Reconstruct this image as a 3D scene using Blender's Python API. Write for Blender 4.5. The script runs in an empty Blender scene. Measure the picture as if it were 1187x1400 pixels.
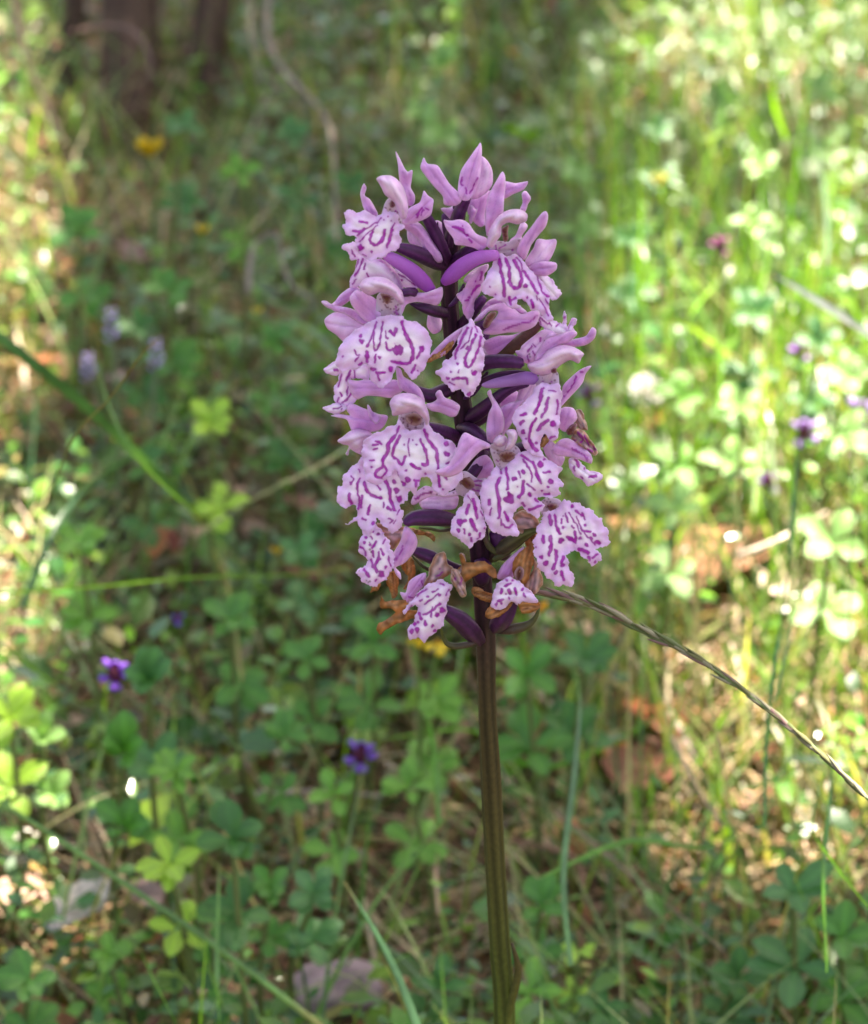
import bpy, math, random, colorsys
import numpy as np
from mathutils import Vector, Matrix, geometry
random.seed(7); RNG = np.random.default_rng(11)
R = math.radians
scn = bpy.context.scene
COL = scn.collection

# ------------------------------------------------------------------ camera
PITCH = R(26); D0 = 0.45; PX = 0.0001          # 1 photo pixel = 0.1 mm at the flower
FW = Vector((0, math.cos(PITCH), -math.sin(PITCH)))
UP = Vector((0, math.sin(PITCH), math.cos(PITCH)))
RT = Vector((1, 0, 0))
PC = Vector((0, 0, 0.185)); CAM = PC - FW * D0
cd = bpy.data.cameras.new('camera'); cam = bpy.data.objects.new('camera', cd); COL.objects.link(cam)
cam.location = CAM; cam.rotation_euler = (R(90) - PITCH, 0, 0)
cd.sensor_fit = 'VERTICAL'; cd.sensor_height = 24; cd.lens = 24 * D0 / (1400 * PX)
cd.clip_start = 0.01; cd.clip_end = 300
cd.dof.use_dof = True; cd.dof.focus_distance = 0.438; cd.dof.aperture_fstop = cd.lens / 3.1
scn.camera = cam

# ------------------------------------------------------------------ light
SUN = Vector((0.24, 0.27, 0.93)).normalized()     # towards the sun
world = bpy.data.worlds.new('World'); scn.world = world; world.use_nodes = True
wt = world.node_tree; sky = wt.nodes.new('ShaderNodeTexSky'); sky.sky_type = 'NISHITA'; sky.sun_disc = False
sky.sun_elevation = math.asin(SUN.z); sky.sun_rotation = math.atan2(SUN.x, SUN.y)
sky.dust_density = 4.0; sky.air_density = 0.8; sky.ozone_density = 0.6
bg = wt.nodes['Background']; bg.inputs[1].default_value = 0.10
wt.links.new(sky.outputs[0], bg.inputs[0])
ld = bpy.data.lights.new('sun', 'SUN'); ld.energy = 5.0; ld.angle = R(0.5); ld.color = (1.0, 0.985, 0.96)
sun = bpy.data.objects.new('sun', ld); COL.objects.link(sun); sun.location = (1, 2, 4)
sun.rotation_euler = SUN.to_track_quat('Z', 'Y').to_euler()
vs = scn.view_settings; vs.view_transform = 'Standard'; vs.look = 'None'; vs.gamma = 1
vs.use_curve_mapping = False
vs.exposure = 2.5
vs.use_white_balance = True; vs.white_balance_temperature = 7600; vs.white_balance_tint = 9

# ------------------------------------------------------------------ helpers
def ray(px, py): return FW * D0 + RT * ((px - 593.5) * PX) + UP * ((700 - py) * PX)
def P(px, py, d=0.0):
    """photo pixel on the plane of the orchid, d millimetres nearer the camera"""
    r = ray(px, py); t = -CAM.y / r.y
    return CAM + r * t - r.normalized() * (d * 0.001)
def Q(px, py, y):
    r = ray(px, py); return CAM + r * ((y - CAM.y) / r.y)
def hgt(x, y):
    x = np.asarray(x, float); y = np.asarray(y, float)
    return (0.006 * np.sin(x * 17 + 1.3) * np.cos(y * 13 + .4) + 0.004 * np.sin(x * 41 + y * 23)
            + 0.002 * np.sin(x * 90 - y * 70) + 0.05 * np.clip(y - 1.1, 0, 40) ** 1.0 * 1.4)
def G(px, py, h=0.0):
    r = ray(px, py); t = (h - CAM.z) / r.z; p = CAM + r * t
    for _ in range(6):
        z = float(hgt(p.x, p.y)) + h; t = (z - CAM.z) / r.z; p = CAM + r * t
    return p
def pix(x, y, z):
    """inverse of the above for arrays: world point to photo pixel"""
    x = np.asarray(x); dy = np.asarray(y) - CAM.y; dz = np.asarray(z) - CAM.z
    dep = dy * FW.y + dz * FW.z; u = dy * UP.y + dz * UP.z
    dep = np.maximum(dep, 1e-3)
    return 593.5 + x / dep * D0 / PX, 700 - u / dep * D0 / PX
def lin(c):
    c = np.asarray(c, float) / 255.0
    return np.where(c <= 0.04045, c / 12.92, ((c + 0.055) / 1.055) ** 2.4)
def sm(a, b, x):
    t = np.clip((np.asarray(x) - a) / (b - a), 0, 1); return t * t * (3 - 2 * t)

def mesh(name, V, F, mat, parent=None, colors=None, smooth=True, loc=None):
    me = bpy.data.meshes.new(name)
    V = np.asarray(V, float).reshape(-1, 3)
    if loc is not None: V = V - np.asarray(loc)
    if isinstance(F, np.ndarray):
        n, k = F.shape
        me.vertices.add(len(V)); me.vertices.foreach_set('co', V.ravel())
        me.loops.add(n * k); me.loops.foreach_set('vertex_index', F.ravel().astype(np.int32))
        me.polygons.add(n); me.polygons.foreach_set('loop_start', np.arange(0, n * k, k, dtype=np.int32))
        me.update(calc_edges=True)
    else:
        me.from_pydata([tuple(v) for v in V], [], F); me.update()
    me.polygons.foreach_set('use_smooth', [smooth] * len(me.polygons))
    if colors is not None:
        a = me.color_attributes.new('Col', 'FLOAT_COLOR', 'POINT')
        c = np.ones((len(V), 4)); c[:, :3] = colors; a.data.foreach_set('color', c.ravel())
    if mat: me.materials.append(mat)
    o = bpy.data.objects.new(name, me); COL.objects.link(o)
    if loc is not None: o.location = loc
    if parent: o.parent = parent; o.matrix_parent_inverse = Matrix.Identity(4)
    return o
def under(parent_loc, o_loc): return np.asarray(o_loc) - np.asarray(parent_loc)
def tag(o, label=None, cat=None, group=None, kind=None):
    if label: o['label'] = label
    if cat: o['category'] = cat
    if group: o['group'] = group
    if kind: o['kind'] = kind
    return o
def empty(name, loc):
    o = bpy.data.objects.new(name, None); o.empty_display_size = 0.01; COL.objects.link(o); o.location = loc; return o
def cr(pts, step):
    """open Catmull-Rom through points of any dimension"""
    p = np.asarray(pts, float)
    if len(p) < 3:
        n = max(2, int(np.linalg.norm(p[-1][:2] - p[0][:2]) / step)); t = np.linspace(0, 1, n)[:, None]
        return p[0] * (1 - t) + p[-1] * t
    q = np.vstack([2 * p[0] - p[1], p, 2 * p[-1] - p[-2]]); out = []
    for i in range(1, len(q) - 2):
        n = max(2, int(np.linalg.norm(q[i + 1] - q[i]) / step)); t = np.linspace(0, 1, n, endpoint=False)[:, None]
        out.append(0.5 * (2 * q[i] + (q[i + 1] - q[i - 1]) * t + (2 * q[i - 1] - 5 * q[i] + 4 * q[i + 1] - q[i + 2]) * t ** 2
                   + (3 * q[i] - q[i - 1] - 3 * q[i + 1] + q[i + 2]) * t ** 3))
    return np.vstack(out + [p[-1:]])
def crc(pts, step):
    """closed, softer Catmull-Rom"""
    p = np.asarray(pts, float); n0 = len(p); out = []
    for i in range(n0):
        a, b, c, d = p[i - 1], p[i], p[(i + 1) % n0], p[(i + 2) % n0]
        L = np.linalg.norm(c - b); n = max(1, int(round(L / step))); t = np.linspace(0, 1, n, endpoint=False)[:, None]
        m1 = (c - a) * .42; m2 = (d - b) * .42
        m1 *= min(1, 1.1 * L / (np.linalg.norm(m1) + 1e-9)); m2 *= min(1, 1.1 * L / (np.linalg.norm(m2) + 1e-9))
        h = (2 * t**3 - 3 * t**2 + 1) * b + (t**3 - 2 * t**2 + t) * m1 + (-2 * t**3 + 3 * t**2) * c + (t**3 - t**2) * m2
        out.append(h)
    return np.vstack(out)
def seg_dist(X, A, B):
    AB = B - A; L2 = (AB ** 2).sum(1) + 1e-12; best = np.full(len(X), 1e9)
    for a, ab, l2 in zip(A, AB, L2):
        t = np.clip(((X - a) @ ab) / l2, 0, 1)
        best = np.minimum(best, ((X - a - t[:, None] * ab) ** 2).sum(1))
    return np.sqrt(best)
def inpoly(X, poly):
    c = np.zeros(len(X), bool); n = len(poly)
    for i in range(n):
        x1, y1 = poly[i]; x2, y2 = poly[(i + 1) % n]
        if y1 == y2: continue
        k = ((y1 > X[:, 1]) != (y2 > X[:, 1])) & (X[:, 0] < (x2 - x1) * (X[:, 1] - y1) / (y2 - y1) + x1)
        c ^= k
    return c
def wob(X, sc, seed):
    r = np.random.default_rng(seed); s = 0
    for k in range(5):
        a = r.uniform(0, 6.28); f = r.uniform(.6, 1.7) / sc
        s = s + np.sin((X[:, 0] * math.cos(a) + X[:, 1] * math.sin(a)) * f * 3.0 + r.uniform(0, 6.28))
    return s / 3.2

# ------------------------------------------------------------------ materials
def nodes(name):
    m = bpy.data.materials.new(name); m.use_nodes = True; t = m.node_tree; t.nodes.clear()
    out = t.nodes.new('ShaderNodeOutputMaterial'); return m, t, out
def leafmat(name, transl=.35, gloss=.5, rough=.4, vary=.25, scale=900, bump=.3, color=None, tcol=(1, 1, 1)):
    m, t, out = nodes(name); N = t.nodes.new; L = t.links.new
    if color is None:
        a = N('ShaderNodeVertexColor'); a.layer_name = 'Col'; src = a.outputs[0]
    else:
        a = N('ShaderNodeRGB'); a.outputs[0].default_value = (*color, 1); src = a.outputs[0]
    tc = N('ShaderNodeTexCoord'); nz = N('ShaderNodeTexNoise'); nz.inputs['Scale'].default_value = scale; nz.inputs['Detail'].default_value = 4
    L(tc.outputs['Object'], nz.inputs['Vector'])
    mr = N('ShaderNodeMapRange'); mr.inputs[1].default_value = .3; mr.inputs[2].default_value = .7
    mr.inputs[3].default_value = 1 - vary; mr.inputs[4].default_value = 1 + vary; L(nz.outputs[0], mr.inputs[0])
    mx = N('ShaderNodeVectorMath'); mx.operation = 'SCALE'; L(src, mx.inputs[0]); L(mr.outputs[0], mx.inputs['Scale'])
    pr = N('ShaderNodeBsdfPrincipled'); pr.inputs['Roughness'].default_value = rough; pr.inputs['Specular IOR Level'].default_value = gloss
    L(mx.outputs[0], pr.inputs['Base Color'])
    tr = N('ShaderNodeBsdfTranslucent'); tm = N('ShaderNodeVectorMath'); tm.operation = 'MULTIPLY'; tm.inputs[1].default_value = tcol
    L(mx.outputs[0], tm.inputs[0]); L(tm.outputs[0], tr.inputs[0])
    ms = N('ShaderNodeMixShader'); ms.inputs[0].default_value = transl; L(pr.outputs[0], ms.inputs[1]); L(tr.outputs[0], ms.inputs[2])
    if bump:
        bp = N('ShaderNodeBump'); bp.inputs['Strength'].default_value = bump; bp.inputs['Distance'].default_value = .0002
        L(nz.outputs[0], bp.inputs['Height']); L(bp.outputs[0], pr.inputs['Normal'])
    L(ms.outputs[0], out.inputs[0]); return m
M_PETAL = leafmat('petal_tissue', .38, .22, .45, .05, 6500, .16, tcol=(1, .93, 1))
M_STEM = leafmat('orchid_stem_skin', 0, .28, .5, .18, 1500, .5)
M_LEAF = leafmat('green_leaf', .36, .6, .36, .15, 500, .3, tcol=(1.2, 1.3, .5))
M_GRASS = leafmat('grass_blade', .42, .6, .33, .2, 400, .2, tcol=(1.3, 1.4, .5))
M_DRY = leafmat('dry_straw', .25, .5, .5, .3, 700, .4)
M_BARK = leafmat('bark', 0, .2, .8, .45, 220, 1.0)
M_STONE = leafmat('stone_grain', 0, .3, .75, .35, 260, 1.0)
M_BLOOM = leafmat('small_flower', .5, .3, .5, .15, 900, .2)

# ------------------------------------------------------------------ orchid building blocks
Z = {1: (420, 180), 2: (600, 180), 3: (420, 440), 4: (600, 440), 5: (460, 660), 6: (620, 660)}
ZS = 4.946
def zp(z, pts): return np.array([[Z[z][0] + p[0] / ZS, Z[z][1] + p[1] / ZS] for p in pts], float)
PAL = {  # centre, rim (linear albedo from what the petals are)
    'lip': ((253, 245, 253), (236, 202, 242)), 'hood': ((244, 220, 241), (234, 196, 234)),
    'sepal': ((222, 166, 222), (238, 194, 238)), 'pale': ((242, 214, 241), (234, 190, 232)),
    'brown': ((200, 148, 102), (182, 122, 74)), 'dark': ((124, 74, 60), (186, 146, 150)),
    'throat': ((206, 178, 190), (214, 190, 214)), 'mixed': ((206, 176, 180), (186, 134, 100)),
}
SPOT = lin((164, 8, 158)); cnt = [0]
def petal(name, z, outline, d, parent, ploc, pal='sepal', strokes=(), bulge=1.2, g=(0, 0), rip=.5, frill=.0, step=None, seed=None,
          specks=0, vein=0, curve=0.0):
    cnt[0] += 1; seed = cnt[0] if seed is None else seed
    fine = len(strokes) > 2; step = step or (1.25 if fine else 2.2)
    if name == 'column': c_ = np.mean(outline, 0); outline = [tuple(c_ + (np.array(q) - c_) * .8) for q in outline]; pal = 'dark'; specks = 9
    if pal in ('brown', 'mixed') and not frill: frill = .45; rip = rip + .3
    o = crc(zp(z, outline), max(1.5, step)); rg = np.random.default_rng(seed)
    if frill:
        tang = np.roll(o, -1, 0) - np.roll(o, 1, 0); nn = np.stack([tang[:, 1], -tang[:, 0]], 1); nn /= np.linalg.norm(nn, axis=1)[:, None] + 1e-9
        k = np.arange(len(o)); am = 1.5 * frill * (np.sin(k * 1.35 + rg.uniform(0, 6)) * .4 + np.sin(k * .52 + rg.uniform(0, 6)) * .9 + rg.normal(0, .35, len(o)))
        o = o + nn * am[:, None]
    mn, mxx = o.min(0), o.max(0)
    gx, gy = np.meshgrid(np.arange(mn[0], mxx[0], step), np.arange(mn[1], mxx[1], step * .87)); gx[1::2] += step / 2
    I = np.stack([gx.ravel(), gy.ravel()], 1); I = I[inpoly(I, o)]
    ed = seg_dist(I, o, np.roll(o, -1, 0)); I = I[ed > step * .55]
    n = len(o); pts = np.vstack([o, I])
    vv, ee, ff, *_ = geometry.delaunay_2d_cdt([Vector((float(a), float(b))) for a, b in pts], [(i, (i + 1) % n) for i in range(n)], [], 1, 1e-5)
    X = np.array([[v.x, v.y] for v in vv]); F = [tuple(f)[::-1] for f in ff]
    ed = seg_dist(X, o, np.roll(o, -1, 0)); em = max(ed.max(), 1.0); c = X.mean(0)
    t = np.clip(ed / em, 0, 1); dome = 1 - (1 - t) ** 2; bulge *= .3 if pal == 'brown' else .42 if pal == 'lip' else .85 if pal == 'hood' else .5
    xr = (X - c) / 10.0
    # main axis for a gentle lengthwise keel
    cov = np.cov((X - c).T); w, ev = np.linalg.eigh(cov); ax = ev[:, 1]; pp = (X - c) @ np.array([-ax[1], ax[0]]); half = np.abs(pp).max() + 1e-6
    al = (X - c) @ ax; hl = np.abs(al).max() + 1e-6
    dep = d + bulge * dome + g[0] * xr[:, 0] + g[1] * xr[:, 1] + rip * (.6 if pal == 'lip' else 1) * wob(X, em * 1.1 + 8, seed) * (1.15 - t) - .25 * np.exp(-(pp / (half * .12)) ** 2) \
        - curve * (al / hl) ** 2 + .03 * wob(X, 6, seed + 5)
    if pal == 'lip': dep = dep + .38 * wob(X, 11, seed + 21) * (1 - sm(0, .35, t)) + .12 * np.cos(pp / half * 4.2 + .8)
    if pal in ('brown', 'mixed'): dep = dep + .38 * np.sin(pp / half * 6.5 + al / hl * 2 + seed) + .3 * wob(X, 6, seed + 22)
    V = [tuple(P(a, b, dd)) for (a, b), dd in zip(X, dep)]
    ce, ri = PAL[pal]; ce, ri = lin(ce), lin(ri)
    k = sm(0, .75, t)[:, None]; C = ri * (1 - k) + ce * k
    mott = wob(X, 9, seed + 50)[:, None]
    C = C * (1 + .07 * mott)
    if pal in ('brown', 'mixed'):
        C = C * (1 + .30 * np.sin(pp / half * 13 + 2 * wob(X, 14, seed + 9))[:, None] * sm(0, .3, t)[:, None] + .12 * mott); C = np.clip(C, .02, 1)
    if vein or pal in ('sepal', 'pale', 'hood'):
        vl = np.exp(-(np.sin(pp / half * 5.5 + .3 * np.sin(al / 7)) / .22) ** 2) * sm(0, .25, t)
        C = C * (1 - (.24 + .3 * vein) * vl[:, None] * np.array([.5, 1, .35]))
    Xz = np.stack([(X[:, 0] - Z[z][0]) * ZS, (X[:, 1] - Z[z][1]) * ZS], 1)
    if len(strokes):
        Xw = Xz + 3.4 * np.stack([wob(Xz, 26, seed + 70), wob(Xz, 26, seed + 71)], 1)
        m = np.zeros(len(X)); hz = np.zeros(len(X)); core = np.zeros(len(X))
        for st in strokes:
            wdt = st[0]; q = np.array(st[1:], float)
            if len(q) == 1: dd = np.sqrt(((Xw - q[0]) ** 2).sum(1)); r = wdt
            else: q = cr(q, 18) if len(q) > 2 else q; dd = seg_dist(Xw, q[:-1], q[1:]); r = wdt * .5
            r = max(r * 1.08, 5.0) * (1 + .26 * wob(Xz, 22, seed + 80)); m = np.maximum(m, (1 - sm(r - 3.0, r + 3.0, dd)) * (.93 + .07 * wob(Xz, 34, seed + 90))); hz = np.maximum(hz, 1 - sm(r, r + 16, dd)); core = np.maximum(core, (1 - sm(0, r * .8, dd)) * (r > 7))
        C = C * (1 - hz[:, None] * np.array([.04, .12, .02])); m = np.clip(m, 0, 1)[:, None]
        C = C * (1 - m * .97) + SPOT * (1 + .35 * core[:, None]) * m * .97
    hl_ = (1 - sm(.0, 1.6, ed))[:, None]; C = C * (1 - .35 * hl_) + .78 * .35 * hl_ if pal not in ('brown', 'dark') else C  # rim light painted in: petal edges blended towards a pale tone
    if specks:
        m = np.zeros(len(X)); cand = X[(ed > 1.2)]
        for _ in range(specks):
            q = cand[rg.integers(len(cand))]; m = np.maximum(m, 1 - sm(.35, 1.7, np.sqrt(((X - q) ** 2).sum(1)) * np.array(rg.uniform(.7, 1.3))))
        C = C * (1 - m[:, None] * .8) + lin((110, 36, 70)) * m[:, None] * .8
    ob = mesh(name, V, F, M_PETAL, parent, C, loc=ploc); ob.location = (0, 0, 0)
    sd = ob.modifiers.new('thickness', 'SOLIDIFY'); sd.thickness = .00011; sd.offset = 0
    return ob
PUR = {'ovary': ((74, 26, 80), (62, 26, 54)), 'spur': ((206, 130, 216), (168, 76, 186)), 'lilac': ((176, 118, 196), (196, 150, 212)),
       'stem': ((52, 28, 50), (52, 28, 50)), 'green': ((78, 84, 40), (70, 40, 50)), 'brownish': ((92, 52, 56), (88, 66, 44))}
def tube(name, pts3, rads, mat, parent, ploc, c0, c1, seg=14, ridges=0, flat=1.0, step=.0012, twist=0):
    """pts3 world points, rads metres; rounded ends"""
    A = np.hstack([np.array([list(p) for p in pts3]), np.array(rads)[:, None]]) * 1000
    S = cr(A, step * 1000) / 1000; C3 = S[:, :3]; r = np.abs(S[:, 3]); n = len(S)
    T = np.gradient(C3, axis=0); T /= np.linalg.norm(T, axis=1)[:, None] + 1e-12
    ref = np.array([.1, -1, .3]); V = []; cols = []
    ang = np.linspace(0, 2 * np.pi, seg, endpoint=False)
    for i in range(n):
        a = np.cross(T[i], ref); a /= np.linalg.norm(a) + 1e-9; b = np.cross(T[i], a)
        rr = r[i] * (1 + (.10 * np.cos(ridges * (ang + twist * i)) if ridges else 0))
        V.append(C3[i] + (a[None] * np.cos(ang)[:, None] + b[None] * np.sin(ang)[:, None] * flat) * (np.ones(seg) * rr)[:, None])
        u = i / (n - 1); groove = (1 + (.35 * np.cos(ridges * (ang + twist * i)) if ridges else 0))
        cols.append((c0 * (1 - u) + c1 * u)[None] * (np.ones(seg) * groove)[:, None])
    V = np.vstack(V); cols = np.vstack(cols)
    F = []
    for i in range(n - 1):
        for j in range(seg):
            k = (j + 1) % seg; F.append((i * seg + j, i * seg + k, (i + 1) * seg + k, (i + 1) * seg + j))
    e0 = C3[0] - T[0] * r[0] * .7; e1 = C3[-1] + T[-1] * r[-1] * .7
    V = np.vstack([V, e0, e1]); cols = np.vstack([cols, cols[:1], cols[-2:-1]]); m = n * seg
    for j in range(seg):
        k = (j + 1) % seg; F.append((m, k, j)); F.append((m + 1, (n - 1) * seg + j, (n - 1) * seg + k))
    cols = cols * (1 + RNG.normal(0, .03, (len(cols), 1)))
    o = mesh(name, V, F, mat, parent, np.clip(cols, 0, 1), loc=ploc)
    if parent: o.location = (0, 0, 0)
    return o
def ztube(name, z, pts, parent, ploc, pal, d, mat=None, ridges=0, seg=14):
    """pts (zx, zy, zr[, dd]) in zoom pixels"""
    p3 = [P(Z[z][0] + p[0] / ZS, Z[z][1] + p[1] / ZS, d + (p[3] if len(p) > 3 else 0)) for p in pts]
    rr = [max(p[2] / ZS, .5) * PX for p in pts]; c0, c1 = PUR[pal]
    return tube(name, p3, rr, mat or M_STEM, parent, ploc, lin(c0), lin(c1), seg, ridges)
# ------------------------------------------------------------------ the spotted orchid
base = G(699, 2150); base = Vector((0.0118, 0.0, float(hgt(.0118, 0))))
orchid = empty('spotted_orchid', base)
tag(orchid, 'tall spotted orchid with a dense pink spike of purple-patterned flowers on a dark stem', 'orchid')
BL = np.array(base)
st = [(632, 262, 8), (626, 300, 9), (618, 345, 10.5), (614, 385, 11), (617, 440, 12), (624, 500, 13), (634, 570, 14), (644, 640, 14.5), (652, 710, 15),
      (659, 790, 15), (664, 870, 14), (666, 960, 13.6), (671, 1060, 14.2), (677, 1180, 14.6), (684, 1300, 15), (690, 1400, 15.6)]
sp = [P(a, b, 0) for a, b, r in st]; sr = [r * PX for a, b, r in st]
top3, bot3 = sp[:11], sp[10:] + [Vector((.0108, 0, .06)), Vector((.0118, 0, -.005))]
_a, _b = lin((54, 28, 50)), lin((80, 46, 44))
allp = sp + [Vector((.0108, 0, .06)), Vector((.0118, 0, -.005))]; allr = [r_ * .95 * (1 + .05 * math.sin(i_ * 2.7)) for i_, r_ in enumerate(sr)] + [.0017, .002]
stem = tube('stem', allp, allr, M_STEM, orchid, BL, _a, lin((96, 92, 42)), 28, 6, step=.0015, twist=.012)
# brown-green lower stem: recolour by height
me = stem.data; ca = me.color_attributes['Col']
co = np.zeros(len(me.vertices) * 3); me.vertices.foreach_get('co', co); co = co.reshape(-1, 3) + BL
cc = np.zeros(len(me.vertices) * 4); ca.data.foreach_get('color', cc); cc = cc.reshape(-1, 4)
z = co[:, 2]; k = sm(.178, .150, z)[:, None]; k2 = sm(.15, .085, z)[:, None]
cA, cB, cC = lin((58, 26, 44)), lin((74, 62, 34)), lin((84, 96, 34))
tint = cA * (1 - k) + cB * k; tint = tint * (1 - k2) + cC * k2
nv = len(co); ii = np.arange(nv); ang = (ii % 28) / 28 * 2 * np.pi + .012 * (ii // 28)
cc[:, :3] = tint * (.78 + .30 * np.cos(6 * ang)[:, None] + .08 * np.sin(z * 160 + ang)[:, None]); ca.data.foreach_set('color', np.clip(cc, 0, 1).ravel())

def flower(z, ov, d, ovpal='ovary', label=None):
    """the part 'flower' is its ovary and stalk; petals, lip and spur hang on it"""
    f = ztube('flower', z, ov, orchid, BL, ovpal, d, ridges=5)
    if label: f['label'] = label
    return f
def p(name, z, o, d, par, pal='sepal', s=(), **k): return petal(name, z, o, d, par, BL, pal, s, **k)

# --- T: topmost flower seen from behind
f = flower(2, [(188, 455, 30, 1), (165, 490, 38), (140, 550, 40), (110, 620, 38, -1), (80, 700, 34, -1), (62, 770, 34, -1)], 3)
p('sepal', 1, [(790,175),(812,215),(880,230),(922,290),(965,355),(1030,420),(1042,470),(1000,500),(930,492),(918,435),(860,370),(800,295),(768,240)], 4, f, g=(.25,.1))
p('sepal', 2, [(210,455),(270,440),(340,400),(362,400),(340,440),(332,480),(312,560),(315,625),(280,642),(232,605),(195,540)], 1, f, 'lilac' if 0 else 'sepal')
p('sepal', 1, [(905,520),(960,515),(1010,500),(1010,590),(990,605),(950,570)], 0, f)
p('sepal', 2, [(290,168),(330,200),(360,262),(362,350),(330,402),(262,450),(205,452),(235,400),(270,310),(275,225)], 2.5, f, 'pale', bulge=2)
p('hood', 2, [(282,76),(290,130),(284,235),(272,330),(232,420),(202,462),(160,462),(135,430),(131,380),(150,270),(200,190),(245,125)], 4.5, f, 'sepal',
  [(9,(162,310),(150,345),(165,365)),(10,(242,350),(225,385),(205,415)),(6,(262,310),(250,340)),(5,(190,420),(182,380))], g=(0,.2), bulge=1.6)
p('petal', 2, [(215,500),(250,525),(262,520),(235,590),(215,625),(205,600)], 2, f, 'sepal')

# --- A: upper left flower
f = flower(1, [(800, 560, 32, 1.5), (850, 650, 38), (900, 750, 40), (935, 850, 42, -2), (950, 900, 40, -4)], 3)
p('sepal', 1, [(600,135),(625,182),(652,235),(680,272),(711,260),(705,330),(700,380),(727,432),(722,485),(690,502),(660,432),(635,370),(624,310),(614,220)], 4, f, g=(-.2,0))
p('petal', 1, [(790,400),(815,432),(852,460),(850,500),(836,560),(790,592),(720,617),(650,622),(655,560),(700,512),(760,480),(778,440)], 5, f, 'sepal',
  [(13,(745,578),(758,545),(775,520)),(12,(770,565),(785,530)),(9,(800,515),(822,528)),(8,(742,560),)], g=(-.2,.1))
p('spur', 1, [(640,590),(700,600),(760,620),(810,680),(860,760),(905,830),(912,880),(860,880),(800,830),(760,740),(700,680),(650,645)], 3.5, f, 'sepal', bulge=2.6, g=(-.2,0))
p('sepal', 1, [(680,650),(730,665),(800,720),(850,800),(850,860),(800,820),(690,745)], 0.5, f, 'pale')
p('sepal', 1, [(570,940),(640,918),(700,960),(770,1030),(762,1055),(700,1062),(640,1042),(600,990)], 0, f, 'lip', [(8,(610,960),(680,1000),(730,1040)),(8,(640,1000),),(6,(640,940),(700,980))])
p('sepal', 1, [(385,350),(400,380),(388,430),(420,455),(450,500),(478,560),(472,585),(420,562),(385,520),(370,470),(361,420),(370,380)], 6, f)
p('throat', 1, [(520,500),(545,455),(580,440),(612,470),(625,540),(640,620),(600,660),(540,650),(500,600)], 7, f, 'throat', [(5,(545,560),(540,600)),(5,(600,540),(605,600))], bulge=.6, specks=26)
p('hood', 1, [(470,320),(500,300),(560,298),(602,320),(642,365),(667,430),(682,510),(670,580),(640,590),(610,520),(592,480),(565,455),(528,425),(505,380),(484,342)], 8.5, f, 'hood', bulge=3.2)
p('lip', 1, [(255,540),(285,530),(330,545),(400,538),(470,572),(500,560),(520,520),(560,540),(600,545),(622,610),(655,640),(625,690),(636,740),(622,780),(570,812),(500,852),(440,868),(400,862),(345,805),(328,745),(335,715),(280,700),(235,645),(262,625),(256,590)],
  8.5, f, 'lip', [(19,(442,680),(422,730),(455,765),(497,745),(515,705),(524,665)),(19,(572,660),(560,720),(540,778)),(9,(470,612),(400,655),(340,700)),(9,(475,635),(400,695),(355,745)),
  (19,(362,782),),(9,(435,812),),(14,(355,605),(385,612),(408,618)),(16,(310,668),(350,678),(385,658)),(8,(500,585),(470,620)),(5,(545,575),),(5,(520,600),),(5,(570,600),),(6,(590,620),(575,650)),(6,(330,770),),(7,(380,830),(400,840))],
  bulge=1.6, g=(-.25,.1), frill=.7)
p('column', 1, [(568,460),(592,465),(598,500),(585,520),(560,515),(556,485)], 9.2, f, 'brown', bulge=.5)

# --- second spur pointing down-left under A
f = flower(1, [(600, 775, 22, 3), (640, 785, 34, 2.5), (720, 810, 44, 1.5), (800, 845, 48), (880, 885, 46, -2), (925, 900, 40, -4)], 4)
ztube('spur', 1, [(505, 828, 16, 2), (560, 850, 38, 1.5), (640, 895, 46, 1), (720, 950, 50, .5), (790, 1020, 50), (845, 1075, 32)], f, BL, 'spur', 5.5, M_PETAL)
# C: flower seen from the side, below A
p('lip', 1, [(235,785),(262,755),(325,752),(350,800),(400,858),(480,870),(560,930),(600,985),(640,1090),(590,1060),(540,1000),(450,985),(400,1010),(350,1050),(300,1065),(288,1015),(318,950),(338,870),(300,872),(278,820)], 4, f, 'lip',
  [(11,(375,862),(355,920),(325,975)),(9,(350,865),(322,935),(298,985)),(11,(405,955),(415,985)),(7,(395,890),(385,930)),(6,(300,800),(320,840)),(7,(330,1000),(310,1030))], g=(.2,0), frill=.5)
p('sepal', 1, [(430,875),(500,860),(560,900),(610,960),(650,1060),(640,1110),(600,1070),(540,1010),(470,960)], 3, f)
p('sepal', 1, [(95,1150),(130,1146),(170,1165),(228,1100),(292,1055),(340,1050),(360,1080),(300,1130),(230,1180),(150,1195)], 3, f)

# --- D: left flower, big lip at centre-left
f = flower(1, [(640, 1090, 25, 4), (720, 1085, 30, 3), (700, 1160, 10), (800, 1190, 34, 1), (880, 1215, 38, -1), (950, 1230, 34, -4)], 4)
p('sepal', 1, [(640,1120),(700,1092),(800,1088),(880,1060),(912,1052),(915,1110),(882,1172),(820,1162),(740,1150),(670,1170),(640,1235),(625,1170)], 6.5, f, g=(-.2,0))
p('sepal', 1, [(120,1270),(180,1225),(260,1228),(330,1265),(400,1290),(465,1290),(430,1350),(340,1390),(262,1428),(200,1375),(138,1330)], 4.5, f, 'pale', bulge=2.4)
p('sepal', 1, [(98,1150),(135,1158),(200,1178),(300,1198),(400,1250),(440,1300),(380,1305),(330,1278),(250,1230),(190,1215),(150,1190)], 6, f)
p('petal', 1, [(290,1120),(335,1070),(400,1095),(470,1140),(500,1230),(480,1290),(400,1282),(340,1225),(300,1165)], 7.5, f, 'sepal', bulge=1.8)
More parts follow.
